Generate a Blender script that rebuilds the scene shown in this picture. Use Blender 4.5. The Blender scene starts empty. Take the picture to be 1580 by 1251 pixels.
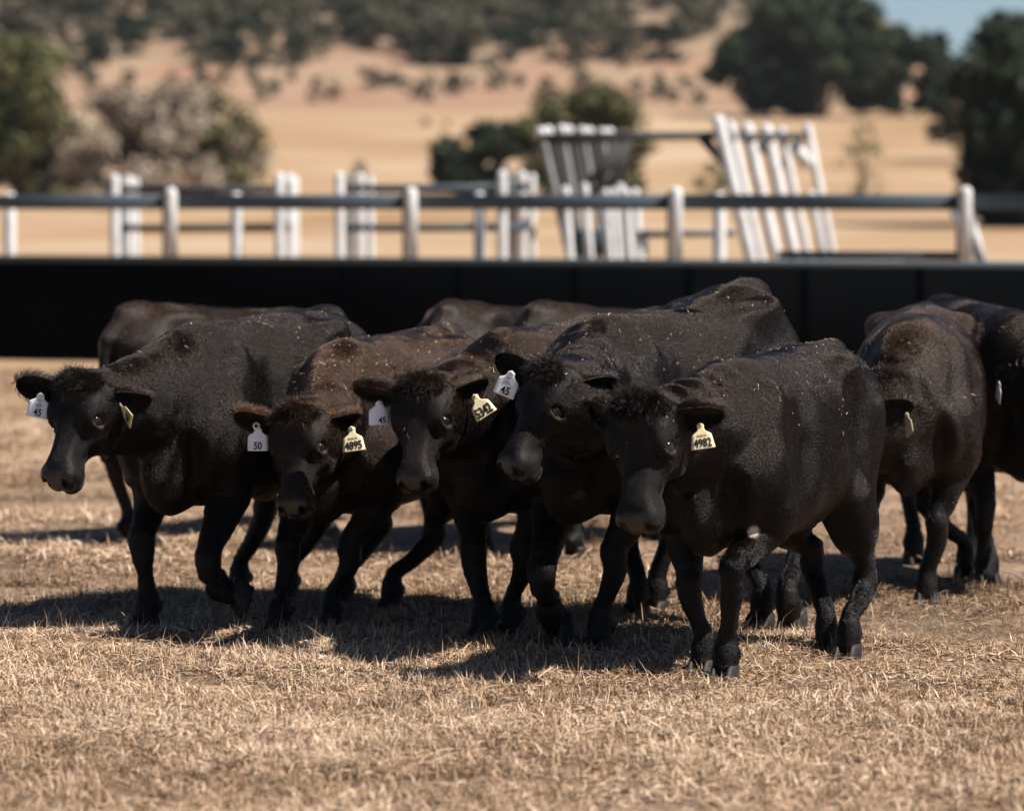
import bpy, bmesh, math, random
import numpy as np
from mathutils import Vector, Matrix

random.seed(7)
rng = np.random.default_rng(11)
scene = bpy.context.scene
COL = scene.collection
R = math.radians

# ------------------------------------------------------------------ camera
CAM_H, FPX, PITCH = 1.70, 6062.0, math.atan(313.5 / 6062.0)
cam_data = bpy.data.cameras.new("camera")
cam = bpy.data.objects.new("camera", cam_data)
COL.objects.link(cam)
cam.location = (0, 0, CAM_H)
cam.rotation_euler = (math.pi / 2 - PITCH, 0, 0)
cam_data.sensor_width = 36.0
cam_data.lens = 36.0 * FPX / 1580.0
cam_data.clip_end = 6000
cam_data.dof.use_dof = True
cam_data.dof.focus_distance = 14.4
cam_data.dof.aperture_fstop = 2.5
scene.camera = cam

# ------------------------------------------------------------------ light
SUN_EL, SUN_FRONT = R(51), R(21)          # high sun from the right, a touch on the camera's side
sun_dir = Vector((math.cos(SUN_EL) * math.cos(SUN_FRONT), -math.cos(SUN_EL) * math.sin(SUN_FRONT), math.sin(SUN_EL)))
world = bpy.data.worlds.new("World")
scene.world = world
world.use_nodes = True
wn = world.node_tree
wn.nodes.clear()
wo = wn.nodes.new("ShaderNodeOutputWorld")
bg = wn.nodes.new("ShaderNodeBackground")
sky = wn.nodes.new("ShaderNodeTexSky")
sky.sky_type = 'NISHITA'
sky.sun_disc = False
sky.sun_elevation = SUN_EL
sky.sun_rotation = math.atan2(sun_dir.x, sun_dir.y)
sky.air_density = 0.72
sky.dust_density = 0.2
sky.ozone_density = 3.5
bg.inputs['Strength'].default_value = 0.05
wn.links.new(sky.outputs[0], bg.inputs['Color'])
wn.links.new(bg.outputs[0], wo.inputs['Surface'])
sun_data = bpy.data.lights.new("sun", 'SUN')
sun_data.energy = 5.0
sun_data.angle = R(0.53)
sun_data.color = (1.0, 0.95, 0.88)
sun = bpy.data.objects.new("sun", sun_data)
COL.objects.link(sun)
sun.rotation_euler = sun_dir.to_track_quat('Z', 'Y').to_euler()
scene.view_settings.view_transform = 'Standard'
scene.view_settings.look = 'None'
scene.view_settings.exposure = 0.85
scene.view_settings.gamma = 1.0
scene.view_settings.use_curve_mapping = False
scene.cycles.max_bounces = 6
scene.cycles.diffuse_bounces = 1
scene.cycles.use_denoising = True
scene.cycles.use_adaptive_sampling = False

# ------------------------------------------------------------------ helpers
CF = np.array([0, math.cos(PITCH), -math.sin(PITCH)])
CU = np.array([0, math.sin(PITCH), math.cos(PITCH)])
CX = np.array([1.0, 0, 0])
CAM = np.array([0, 0, CAM_H])

def ray(px, py):
    return CF + CX * (px - 790.0) / FPX + CU * (625.5 - py) / FPX

def at_depth(px, py, Y):
    d = ray(px, py)
    return CAM + d * (Y / d[1])

def on_flat(px, py):
    d = ray(px, py)
    return CAM + d * (-CAM_H / d[2])

def unit(v):
    v = np.asarray(v, float)
    return v / (np.linalg.norm(v) + 1e-12)

def tag(o, label=None, cat=None, group=None, kind=None):
    if label: o['label'] = label
    if cat: o['category'] = cat
    if group: o['group'] = group
    if kind: o['kind'] = kind
    return o

def empty(name, loc, rz=0.0):
    o = bpy.data.objects.new(name, None)
    o.empty_display_size = 0.2
    COL.objects.link(o)
    o.location = loc
    o.rotation_euler = (0, 0, rz)
    return o

def link_mesh(name, me, mats, parent=None, smooth=False):
    o = bpy.data.objects.new(name, me)
    for m in (mats if isinstance(mats, (list, tuple)) else [mats]):
        me.materials.append(m)
    if smooth:
        me.polygons.foreach_set('use_smooth', np.ones(len(me.polygons), dtype=bool))
    COL.objects.link(o)
    if parent is not None:
        o.parent = parent
    return o

def np_mesh(name, V, faces_list):
    """V (n,3); faces_list: list of int arrays (m,k)."""
    me = bpy.data.meshes.new(name)
    V = np.ascontiguousarray(V, dtype=np.float32)
    me.vertices.add(len(V))
    me.vertices.foreach_set('co', V.ravel())
    tot, loops, starts, c = 0, [], [], 0
    for f in faces_list:
        f = np.asarray(f, dtype=np.int32)
        if f.size == 0: continue
        m, k = f.shape
        loops.append(f.ravel())
        starts.append(c + np.arange(m, dtype=np.int32) * k)
        c += m * k
        tot += m
    loops = np.concatenate(loops); starts = np.concatenate(starts)
    me.loops.add(len(loops)); me.polygons.add(tot)
    me.loops.foreach_set('vertex_index', loops)
    me.polygons.foreach_set('loop_start', starts)
    me.update(calc_edges=True)
    return me

def point_attr(me, name, vals):
    a = me.attributes.new(name, 'FLOAT', 'POINT')
    a.data.foreach_set('value', np.ascontiguousarray(vals, dtype=np.float32))

class MB:
    """collects simple shapes for ONE mesh"""
    def __init__(self):
        self.v, self.q, self.n = [], [], 0
        self.t = []
    def add(self, V, quads, tris=()):
        self.v.append(np.asarray(V, float))
        if len(quads): self.q.append(np.asarray(quads, int) + self.n)
        if len(tris): self.t.append(np.asarray(tris, int) + self.n)
        self.n += len(V)
    def tube(self, pts, radii, seg=12, cap=True, dome=0.0):
        pts = [np.asarray(p, float) for p in pts]
        pts2, rad2 = list(pts), list(radii)
        if dome > 0:
            d = unit(pts[-1] - pts[-2])
            for k in (0.4, 0.75, 0.95):
                pts2.append(pts[-1] + d * dome * k)
                rad2.append(radii[-1] * math.sqrt(max(1 - k * k, 0.02)))
        V = []
        t0 = unit(pts2[1] - pts2[0])
        ref = np.array([0, 0, 1.0]) if abs(t0[2]) < 0.9 else np.array([1.0, 0, 0])
        for i, p in enumerate(pts2):
            t = unit(pts2[min(i + 1, len(pts2) - 1)] - pts2[max(i - 1, 0)])
            a = unit(np.cross(ref, t)); b = np.cross(t, a)
            for s in range(seg):
                th = 2 * math.pi * s / seg
                V.append(p + rad2[i] * (math.cos(th) * a + math.sin(th) * b))
        Q = []
        for i in range(len(pts2) - 1):
            for s in range(seg):
                s2 = (s + 1) % seg
                Q.append((i * seg + s, i * seg + s2, (i + 1) * seg + s2, (i + 1) * seg + s))
        T = []
        if cap:
            V.append(pts2[0]); V.append(pts2[-1])
            c0, c1 = len(V) - 2, len(V) - 1
            L = (len(pts2) - 1) * seg
            for s in range(seg):
                s2 = (s + 1) % seg
                T.append((c0, s2, s)); T.append((c1, L + s, L + s2))
        self.add(V, Q, T)
    def beam(self, p0, p1, w, h, bev=0.012):
        """bar of width w (sideways) and height h between two points, chamfered"""
        p0, p1 = np.asarray(p0, float), np.asarray(p1, float)
        t = unit(p1 - p0)
        ref = np.array([0, 0, 1.0]) if abs(t[2]) < 0.9 else np.array([0, 1.0, 0])
        a = unit(np.cross(t, ref)); b = np.cross(a, t)
        w2, h2 = w / 2, h / 2
        prof = [(-w2 + bev, -h2), (w2 - bev, -h2), (w2, -h2 + bev), (w2, h2 - bev), (w2 - bev, h2), (-w2 + bev, h2), (-w2, h2 - bev), (-w2, -h2 + bev)]
        V = [p + a * x + b * y for p in (p0, p1) for x, y in prof]
        Q = [(i, (i + 1) % 8, 8 + (i + 1) % 8, 8 + i) for i in range(8)]
        Q += [(7, 6, 1, 0), (6, 5, 2, 1), (5, 4, 3, 2), (8, 9, 14, 15), (9, 10, 13, 14), (10, 11, 12, 13)]
        self.add(V, Q)
    def build(self, name, mat, parent=None, smooth=False):
        V = np.concatenate(self.v)
        fl = []
        if self.q: fl.append(np.concatenate(self.q))
        if self.t: fl.append(np.concatenate(self.t))
        me = np_mesh(name, V, fl)
        return link_mesh(name, me, mat, parent, smooth)

def _hash(ix, iy, iz):
    n = (ix.astype(np.int64) * 374761393 + iy.astype(np.int64) * 668265263 + iz.astype(np.int64) * 2147483647) & 0x7fffffff
    n = ((n ^ (n >> 13)) * 1274126177) & 0x7fffffff
    return ((n ^ (n >> 16)) & 0xffff) / 65535.0

def vnoise(P, scale=1.0):
    P = np.asarray(P, float) * scale
    i = np.floor(P).astype(np.int64); f = P - i
    f = f * f * (3 - 2 * f)
    out = 0
    for dx in (0, 1):
        for dy in (0, 1):
            for dz in (0, 1):
                w = (f[:, 0] if dx else 1 - f[:, 0]) * (f[:, 1] if dy else 1 - f[:, 1]) * (f[:, 2] if dz else 1 - f[:, 2])
                out = out + w * _hash(i[:, 0] + dx, i[:, 1] + dy, i[:, 2] + dz)
    return out

def fbm(P, scale, octv=3):
    s, a, t = 0, 1.0, 0
    for k in range(octv):
        s = s + a * vnoise(P + 17.3 * k, scale * 2 ** k); t += a; a *= 0.5
    return s / t

# ------------------------------------------------------------------ materials
class NT:
    def __init__(self, name):
        self.m = bpy.data.materials.new(name); self.m.use_nodes = True
        self.t = self.m.node_tree; self.t.nodes.clear()
        self.out = self.n('ShaderNodeOutputMaterial')
        self.p = self.n('ShaderNodeBsdfPrincipled')
        self.l(self.p.outputs[0], self.out.inputs['Surface'])
    def n(self, typ, **kw):
        nd = self.t.nodes.new(typ)
        for k, v in kw.items(): setattr(nd, k, v)
        return nd
    def l(self, a, b): self.t.links.new(a, b)
    def noise(self, vec, scale, detail=4, rough=0.55):
        nd = self.n('ShaderNodeTexNoise'); nd.inputs['Scale'].default_value = scale
        nd.inputs['Detail'].default_value = detail; nd.inputs['Roughness'].default_value = rough
        if vec is not None: self.l(vec, nd.inputs['Vector'])
        return nd.outputs['Fac']
    def ramp(self, fac, stops):
        nd = self.n('ShaderNodeValToRGB'); cr = nd.color_ramp
        cr.elements[0].position, cr.elements[0].color = stops[0][0], (*stops[0][1], 1)
        cr.elements[1].position, cr.elements[1].color = stops[-1][0], (*stops[-1][1], 1)
        for p, c in stops[1:-1]:
            e = cr.elements.new(p); e.color = (*c, 1)
        self.l(fac, nd.inputs['Fac'])
        return nd.outputs['Color']
    def mix(self, fac, a, b, mode='MIX'):
        nd = self.n('ShaderNodeMix', data_type='RGBA', blend_type=mode)
        for s, v in ((0, fac), (6, a), (7, b)):
            if hasattr(v, 'links'): self.l(v, nd.inputs[s])
            else: nd.inputs[s].default_value = v if s == 0 else (*v, 1)
        return nd.outputs[2]
    def math(self, op, a, b=0.0):
        nd = self.n('ShaderNodeMath', operation=op)
        for s, v in ((0, a), (1, b)):
            if hasattr(v, 'links'): self.l(v, nd.inputs[s])
            else: nd.inputs[s].default_value = v
        return nd.outputs[0]
    def attr(self, name):
        return self.n('ShaderNodeAttribute', attribute_name=name).outputs['Fac']
    def mapping(self, vec, scale):
        nd = self.n('ShaderNodeMapping'); nd.inputs['Scale'].default_value = scale
        self.l(vec, nd.inputs['Vector']); return nd.outputs[0]
    def bump(self, h, strength, dist):
        nd = self.n('ShaderNodeBump'); nd.inputs['Strength'].default_value = strength
        nd.inputs['Distance'].default_value = dist
        self.l(h, nd.inputs['Height']); self.l(nd.outputs[0], self.p.inputs['Normal'])
    def set(self, **kw):
        for k, v in kw.items():
            s = self.p.inputs[k.replace('_', ' ')]
            if hasattr(v, 'links'): self.l(v, s)
            else: s.default_value = (*v, 1) if isinstance(v, tuple) and len(v) == 3 else v
    def obj(self): return self.n('ShaderNodeTexCoord').outputs['Object']
    def pos(self): return self.n('ShaderNodeNewGeometry').outputs['Position']

def mat_ground():
    t = NT("dry_ground"); P = t.pos()
    big = t.noise(P, 0.05, 4); mid = t.noise(P, 0.9, 5); fine = t.noise(P, 14, 6, 0.7)
    dirt = t.ramp(fine, [(0.3, (0.055, 0.036, 0.024)), (0.7, (0.19, 0.125, 0.082))])
    straw = t.ramp(fine, [(0.3, (0.15, 0.097, 0.063)), (0.7, (0.42, 0.29, 0.195))])
    near = t.mix(t.ramp(mid, [(0.35, (0, 0, 0)), (0.6, (1, 1, 1))]), dirt, straw)
    far = t.ramp(big, [(0.3, (0.26, 0.160, 0.080)), (0.5, (0.34, 0.228, 0.135)), (0.7, (0.42, 0.315, 0.215))])
    sep = t.n('ShaderNodeSeparateXYZ'); t.l(P, sep.inputs[0])
    ma = t.n('ShaderNodeMapRange'); ma.inputs[1].default_value = 18; ma.inputs[2].default_value = 40
    t.l(sep.outputs['Y'], ma.inputs[0])
    c = t.mix(ma.outputs[0], near, far)
    # the hill: bare reddish earth and pale grass
    hill = t.noise(t.mapping(P, (1, 0.5, 2.0)), 0.035, 5, 0.6)
    hc = t.ramp(hill, [(0.35, (0.17, 0.13, 0.08)), (0.48, (0.30, 0.205, 0.135)), (0.56, (0.28, 0.16, 0.105)), (0.66, (0.19, 0.145, 0.09))])
    hg = t.noise(t.mapping(P, (1, 0.6, 2.5)), 0.06, 5, 0.65)
    mz = t.n('ShaderNodeMapRange'); mz.inputs[1].default_value = 20; mz.inputs[2].default_value = 36
    t.l(sep.outputs['Z'], mz.inputs[0])
    hc = t.mix(t.math('MULTIPLY', mz.outputs[0], t.ramp(hg, [(0.38, (0.2, 0.2, 0.2)), (0.58, (1, 1, 1))])), hc, (0.095, 0.085, 0.058))
    mb = t.n('ShaderNodeMapRange'); mb.inputs[1].default_value = 390; mb.inputs[2].default_value = 480
    t.l(sep.outputs['Y'], mb.inputs[0])
    c = t.mix(mb.outputs[0], c, hc)
    t.set(Base_Color=c, Roughness=0.95, Specular_IOR_Level=0.1)
    t.bump(fine, 0.6, 0.03)
    return t.m

def mat_blade():
    t = NT("dry_grass_blade")
    v = t.attr('tint')
    c = t.ramp(v, [(0.0, (0.075, 0.062, 0.030)), (0.10, (0.115, 0.073, 0.047)), (0.35, (0.28, 0.172, 0.100)), (0.7, (0.49, 0.325, 0.205)), (1.0, (0.74, 0.57, 0.42))])
    t.set(Base_Color=c, Roughness=0.75, Specular_IOR_Level=0.25)
    return t.m

def mat_paint(name, col, dirt=(0.30, 0.25, 0.20), amt=0.35, rough=0.6, scale=3.0, spec=0.3):
    t = NT(name); P = t.obj()
    n = t.noise(P, scale, 6, 0.65)
    f = t.ramp(n, [(0.45, (0, 0, 0)), (0.75, (amt, amt, amt))])
    t.set(Base_Color=t.mix(f, col, dirt), Roughness=rough, Specular_IOR_Level=spec)
    t.bump(t.noise(P, 25, 4), 0.25, 0.01)
    return t.m

def mat_leaf(name, a, b, c):
    t = NT(name); v = t.attr('tint')
    t.set(Base_Color=t.ramp(v, [(0.0, a), (0.5, b), (1.0, c)]), Roughness=0.7, Specular_IOR_Level=0.2)
    return t.m

def mat_bark():
    t = NT("bark"); P = t.obj(); n = t.noise(t.mapping(P, (4, 4, 1)), 5, 6, 0.7)
    t.set(Base_Color=t.ramp(n, [(0.3, (0.05, 0.038, 0.028)), (0.7, (0.17, 0.13, 0.10))]), Roughness=0.9)
    t.bump(n, 0.8, 0.04)
    return t.m

def mat_coat(name, warm):
    """black coat; the attribute 'brown' says how sun-bleached the hair is, 'nose' where skin is bare, 'lid' the eye rims"""
    t = NT(name); P = t.obj()
    st = t.noise(t.mapping(P, (26, 60, 22)), 6, 5, 0.7)
    fine = t.noise(t.mapping(P, (40, 90, 30)), 9, 4, 0.8)
    base = t.ramp(st, [(0.3, (0.003, 0.003, 0.003)), (0.72, (0.011, 0.0085, 0.0075))])
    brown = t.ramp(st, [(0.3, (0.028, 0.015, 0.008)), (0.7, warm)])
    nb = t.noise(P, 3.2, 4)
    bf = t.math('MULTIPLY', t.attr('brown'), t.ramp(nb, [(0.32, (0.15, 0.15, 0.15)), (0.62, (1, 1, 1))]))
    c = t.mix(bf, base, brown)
    c = t.mix(t.attr('lid'), c, (0.040, 0.027, 0.021))
    c = t.mix(t.attr('spot'), c, (0.62, 0.52, 0.46))
    nose = t.attr('nose')
    c = t.mix(nose, c, (0.0045, 0.0045, 0.005))
    c = t.mix(t.attr('nostril'), c, (0.001, 0.001, 0.001))  # shade inside the nostrils painted near black
    rg = t.math('SUBTRACT', 0.46, t.math('MULTIPLY', nose, 0.20))
    spc = t.math('ADD', 0.16, t.math('MULTIPLY', t.math('SUBTRACT', nose, t.attr('nostril')), 0.34))
    t.set(Base_Color=c, Roughness=rg, Specular_IOR_Level=spc, Sheen_Weight=0.03, Sheen_Roughness=0.35)
    t.p.inputs['Sheen Tint'].default_value = (0.75, 0.62, 0.56, 1)
    vo = t.n('ShaderNodeTexVoronoi'); vo.inputs['Scale'].default_value = 190; t.l(P, vo.inputs['Vector'])
    ht = t.math('ADD', st, t.math('MULTIPLY', fine, 0.7))
    hm_ = t.n('ShaderNodeMix'); t.l(nose, hm_.inputs[0]); t.l(ht, hm_.inputs[2]); t.l(t.math('MULTIPLY', vo.outputs['Distance'], 1.2), hm_.inputs[3])
    t.bump(hm_.outputs[0], 0.35, 0.005)
    return t.m

def mat_hair(name, warm):
    t = NT(name)
    hb = t.n('ShaderNodeBsdfHairPrincipled')
    hb.model = 'CHIANG'; hb.parametrization = 'COLOR'
    c = t.mix(t.attr('brown'), (0.0009, 0.0008, 0.0009), warm)
    c = t.mix(t.attr('spot'), c, (0.75, 0.66, 0.60))
    t.l(c, hb.inputs['Color'])
    hb.inputs['IOR'].default_value = 1.31; hb.inputs['Roughness'].default_value = 0.15; hb.inputs['Radial Roughness'].default_value = 0.45
    hb.inputs['Random Roughness'].default_value = 0.3
    t.l(hb.outputs[0], t.out.inputs['Surface'])
    return t.m

def mat_simple(name, col, rough=0.5, spec=0.5, noise=0.0):
    t = NT(name)
    c = col
    if noise:
        n = t.noise(t.obj(), 30, 5)
        c = t.ramp(n, [(0.3, tuple(x * (1 - noise) for x in col)), (0.7, tuple(min(1, x * (1 + noise * 0.5)) for x in col))])
    t.set(Base_Color=c, Roughness=rough, Specular_IOR_Level=spec)
    return t.m

M = {}
M['ground'] = mat_ground()
M['blade'] = mat_blade()
M['white_post'] = mat_paint("white_post_paint", (0.62, 0.61, 0.60), (0.30, 0.28, 0.26), 0.6, 0.7, 5)
M['rail'] = mat_paint("dark_rail_paint", (0.055, 0.075, 0.092), (0.09, 0.085, 0.08), 0.3, 0.55, 4)
M['wall'] = mat_paint("black_wall_sheet", (0.003, 0.0035, 0.004), (0.006, 0.006, 0.006), 0.4, 0.9, 1.5, 0.0)
M['grey_post'] = mat_paint("weathered_post_paint", (0.22, 0.22, 0.22), (0.08, 0.075, 0.07), 0.7, 0.7, 5)
M['timber'] = mat_paint("shade_dark_timber", (0.045, 0.044, 0.043), (0.03, 0.027, 0.024), 0.6, 0.8, 4)  # timber colour darkened to carry the shade on the race's left posts
M['leaf_dark'] = mat_leaf("dark_leaves", (0.009, 0.015, 0.007), (0.018, 0.027, 0.012), (0.042, 0.050, 0.022))
M['leaf_olive'] = mat_leaf("olive_leaves", (0.046, 0.050, 0.020), (0.095, 0.095, 0.038), (0.17, 0.155, 0.068))
M['leaf_grey'] = mat_leaf("dry_twigs", (0.21, 0.17, 0.125), (0.32, 0.255, 0.19), (0.42, 0.34, 0.25))
M['leaf_hill'] = mat_leaf("grey_green_leaves", (0.048, 0.046, 0.028), (0.092, 0.083, 0.050), (0.155, 0.135, 0.083))
M['bark'] = mat_bark()
M['coat'] = mat_coat("black_coat", (0.085, 0.042, 0.020))
M['hair'] = mat_hair("coat_hair", (0.060, 0.026, 0.011))
M['hoof'] = mat_simple("hoof_horn", (0.022, 0.018, 0.015), 0.55, 0.2, 0.5)
M['eye'] = mat_simple("eyeball", (0.012, 0.008, 0.006), 0.06, 0.6)
M['eye_white'] = mat_simple("eye_white", (0.20, 0.17, 0.155), 0.15, 0.5)
M['straw'] = mat_simple("straw_fleck", (0.50, 0.36, 0.20), 0.8, 0.2)
M['tag_white'] = mat_simple("white_plastic", (0.80, 0.80, 0.82), 0.4, 0.4, 0.06)
M['tag_cream'] = mat_simple("cream_plastic", (0.76, 0.66, 0.40), 0.4, 0.4, 0.10)
M['tag_ink'] = mat_simple("black_ink", (0.008, 0.008, 0.01), 0.5, 0.3)
M['tag_faint'] = mat_simple("faded_ink", (0.10, 0.10, 0.13), 0.5, 0.3)
M['tag_brown'] = mat_simple("faded_brown_ink", (0.35, 0.20, 0.08), 0.5, 0.3)
M['ring'] = mat_simple("button_plastic", (0.70, 0.64, 0.55), 0.4, 0.4)

# ------------------------------------------------------------------ terrain
def sstep(a, b, x):
    t = np.clip((x - a) / (b - a), 0, 1)
    return t * t * (3 - 2 * t)

RX = [-400, -60, 45, 60, 72, 82, 92, 102, 120, 170, 400]
RZ = [60, 58, 56, 51, 46, 41, 35, 29, 19, 10, 8]

def terrain(X, Y):
    X = np.asarray(X, float); Y = np.asarray(Y, float)
    z = 12.0 * sstep(110, 470, Y)
    t = sstep(430, 860, Y)
    ridge = np.interp(X * 860.0 / np.maximum(Y, 1.0), RX, RZ)
    z = z + t * (ridge - 12.0) * (1 - 0.5 * sstep(900, 1800, Y))
    P = np.stack([X * 0.02, Y * 0.02, 0 * X], -1).reshape(-1, 3)
    n = (vnoise(P, 1.0) - 0.5).reshape(X.shape)
    z = z + n * 3.0 * sstep(420, 600, Y)
    return z

def on_terrain(px, py):
    d = ray(px, py)
    Ys = np.concatenate([np.arange(50, 300, 1.0), np.arange(300, 1200, 2.0)])
    P = CAM + d[None] * (Ys / d[1])[:, None]
    h = P[:, 2] - terrain(P[:, 0], P[:, 1])
    k = np.argmax(h < 0)
    if h.min() >= 0: k = np.argmin(h)
    p = P[k].copy(); p[2] = terrain(p[0:1], p[1:2])[0]
    return p

rows = np.concatenate([np.linspace(-30, 5, 8), 5 * (2600 / 5.0) ** np.linspace(0.01, 1, 230)])
u = np.linspace(-1, 1, 120)
XX = u[None, :] * (12 + np.abs(rows)[:, None] * 0.55)
YY = np.repeat(rows[:, None], len(u), 1)
ZZ = terrain(XX, YY)
V = np.stack([XX, YY, ZZ], -1).reshape(-1, 3)
nc = len(u)
ii, jj = np.meshgrid(np.arange(len(rows) - 1), np.arange(nc - 1), indexing='ij')
b = (ii * nc + jj).ravel()
gm = np_mesh("ground", V, [np.stack([b, b + 1, b + nc + 1, b + nc], -1)])
g = link_mesh("ground", gm, M['ground'], smooth=True)
tag(g, "dry straw coloured paddock running back to a bare hillside", "ground", kind='structure')

# ------------------------------------------------------------------ wall and rail fence
def wall_y(px):                       # the wall runs closer to the camera towards the right
    m = 0.43; k = (px - 790) / FPX
    return 40.1 / (1 + m * k)
def wpt(px, z, off=0.0):
    Y = wall_y(px); X = (px - 790) / FPX * Y
    nrm_ = np.array([-0.395, -0.919, 0.0])
    return np.array([X, Y, z]) + nrm_ * off

wb = MB()
L0, L1 = -260, 1840
for (z0, z1, th) in ((-0.05, 1.06, 0.10),):
    p0, p1 = wpt(L0, (z0 + z1) / 2), wpt(L1, (z0 + z1) / 2)
    wb.beam(p0, p1, th, z1 - z0, 0.004)
wall = empty("low_wall", tuple(wpt(790, 0)))
wo_ = wb.build("sheet", M['wall'])
cb = MB(); cb.beam(wpt(L0, 1.095), wpt(L1, 1.095), 0.15, 0.066, 0.008)
co_ = cb.build("cap_rail", M['rail'])
bt_ = []
for k in range(12):
    mb_ = MB(); q_ = wpt(-180 + 178 * k, 0, 0.062)
    mb_.beam(q_ + (0, 0, 0.0), q_ + (0, 0, 1.055), 0.07, 0.02, 0.004)
    bt_.append(mb_.build('batten', M['wall']))
for o in [wo_, co_] + bt_:
    o.parent = wall; o.matrix_parent_inverse = Matrix.Translation(-wall.location)
tag(wall, "long low black sheeted wall behind the cattle with a dark cap", "wall")

def child(mb, name, mat, par, smooth=False):
    o = mb.build(name, mat, None, smooth)
    o.parent = par
    o.matrix_parent_inverse = Matrix.Translation(-par.location)
    return o

rf = empty("rail_fence", tuple(wpt(790, 1.13)))
tag(rf, "dark top rail on white capped round posts standing along the black wall", "fence")
POSTS = [-150, 262, 632, 1040, 1486, 1900]
for i in range(len(POSTS) - 1):
    mb = MB(); a, b_ = POSTS[i], POSTS[i + 1]
    mb.beam(wpt(a - 2, 1.70, -0.095), wpt(b_ - 4, 1.70, -0.095), 0.07, 0.155, 0.01)
    child(mb, "rail", M['rail'], rf)
for px in POSTS[1:5]:
    mb = MB()
    p = wpt(px + 3, 0, 0.005)
    mb.tube([p + (0, 0, 1.131), p + (0, 0, 1.80)], [0.066, 0.064], 16, True, 0.055)
    child(mb, "post", M['white_post'], rf, True)
    mb = MB(); q = wpt(px - 8, 0, -0.01)  # dark strip added to paint the shaded left side of each post
    mb.beam(q + (0, 0, 1.131), q + (0, 0, 1.80), 0.05, 0.055, 0.006)
    child(mb, "post_shade_strip", M['timber'], rf)
mb = MB(); mb.beam(wpt(1195, 1.175, -0.12), wpt(1478, 1.175, -0.12), 0.05, 0.085); child(mb, "plank", M['rail'], rf)
p = wpt(1486, 0)
mb = MB(); mb.tube([p + (-0.10, 0.02, 1.62), p + (0.0, 0.02, 1.42)], [0.05, 0.04], 10); child(mb, "brace", M['white_post'], rf, True)
mb = MB(); mb.tube([p + (0.06, 0.10, 1.58), p + (0.22, 0.25, 1.05)], [0.055, 0.06], 10); child(mb, "brace", M['white_post'], rf, True)

# rear line of posts just behind the wall
rl = empty("rear_rail_fence", tuple(at_depth(560, 400, 43.5) * (1, 1, 0)))
tag(rl, "second row of white posts with a rail just behind the black wall", "fence")
def fence_pt(px, py, Y):
    return at_depth(px, py, Y)
def post_obj(par, px_top, py_top, Y, px_bot=None, r=0.06, name="post", mat='white_post'):
    a = at_depth(px_top, py_top, Y)
    b_ = a.copy(); b_[2] = 0.0
    if px_bot is not None:
        s = (px_bot - px_top) / 200.0          # lean per 200 px of height
        b_[0] += s * (a[2])
    mb = MB(); mb.tube([b_, b_ + (a - b_) * 0.5, a], [r * 1.05, r, r * 0.97], 14, True, r * 0.8)
    return child(mb, name, M[mat], par, True)
RP = [15, 365, 740, 1110]
for i, px in enumerate(RP):
    post_obj(rl, px, 304, 44.5 - 1.2 * i, r=0.068)
mb = MB(); mb.beam(at_depth(15, 318, 44.6), at_depth(1110, 318, 40.9), 0.06, 0.08); child(mb, "rail", M['rail'], rl)

# pens whose side rows of posts run away from the camera
def pen(label, L, Rr, top_y, mid_y, Y0, railmat, extra=()):
    e = empty("holding_pen", tuple(at_depth((L[0] + Rr[1]) / 2, 400, Y0) * (1, 1, 0)))
    tag(e, label, "pen", "white post pens behind the wall")
    for (a, b_, ty) in (L, Rr):
        n = 4
        for k in range(n):
            f = k / (n - 1)
            post_obj(e, a + 7 + (b_ - a - 14) * f, ty + (0, 3, 1, 4)[k], Y0 + 1.5 * k, r=(0.062, 0.052, 0.060, 0.052)[k], mat='white_post' if k != 1 else 'grey_post')
        mb = MB(); mb.beam(at_depth(a + 12, mid_y, Y0 + .1), at_depth(b_ - 10, mid_y - 2, Y0 + 4.4), 0.05, 0.10); child(mb, "rail", M['rail'], e)
    for yy, hh in ((top_y, 0.085), (mid_y, 0.075)):
        mb = MB(); mb.beam(at_depth(L[0] + 14, yy + 1, Y0 + 0.12), at_depth(Rr[1] - 14, yy - 1, Y0 + 0.12), 0.05, hh); child(mb, "rail", M[railmat], e)
        mb = MB(); mb.beam(at_depth(L[1] - 12, yy + 3, Y0 + 4.6), at_depth(Rr[1] - 12, yy + 2, Y0 + 4.6), 0.05, hh); child(mb, "rail", M[railmat], e)
    return e
pen("holding pen of white posts and grey rails, the leftmost beyond the wall", (170, 216, 275), (424, 462, 273), 292, 351, 46.5, 'timber')
pen("holding pen of white posts beside the tall leaning frame", (517, 578, 272), (768, 828, 269), 290, 351, 46.0, 'rail')

# tall leaning portal frames (a loading race)
lf = empty("loading_race", tuple(at_depth(1050, 400, 46) * (1, 1, 0)))
tag(lf, "tall race of leaning white posts under long grey beams", "cattle race")
for i in range(11):
    Y = 45.0 + 0.55 * i
    lx, ly = 835 + 10.5 * i, 203 + (2, 0, -1, -2, -1, 0, 0, 1, 1, 2, 2)[i]
    post_obj(lf, lx, ly, Y, lx + (46, 40, 44, 36, 42, 30, 38, 28, 34, 24, 30)[i], r=0.045, mat=('grey_post', 'timber', 'timber')[i % 3])  # post colours darkened to paint in the shade inside the race
    cap_p = at_depth(lx, ly + 2, Y)  # white tops paint the sunlit ends of the darkened posts
    if i % 3 != 2:
        mb = MB(); mb.tube([cap_p - (0, 0, 0.06), cap_p + (0, 0, 0.03)], [0.062, 0.062], 12, True, 0.05); child(mb, "lit_post_top", M['white_post'], lf, True)
    if i % 3 == 0:
        b0 = at_depth(lx + 120 - 9 * i, ly + 14, Y + .1); b1 = at_depth(lx + 62 - 4 * i, 300, Y + .1)
        mb = MB(); mb.tube([b0, b1], [0.045, 0.045], 10); child(mb, "brace", M['timber'], lf, True)
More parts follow.
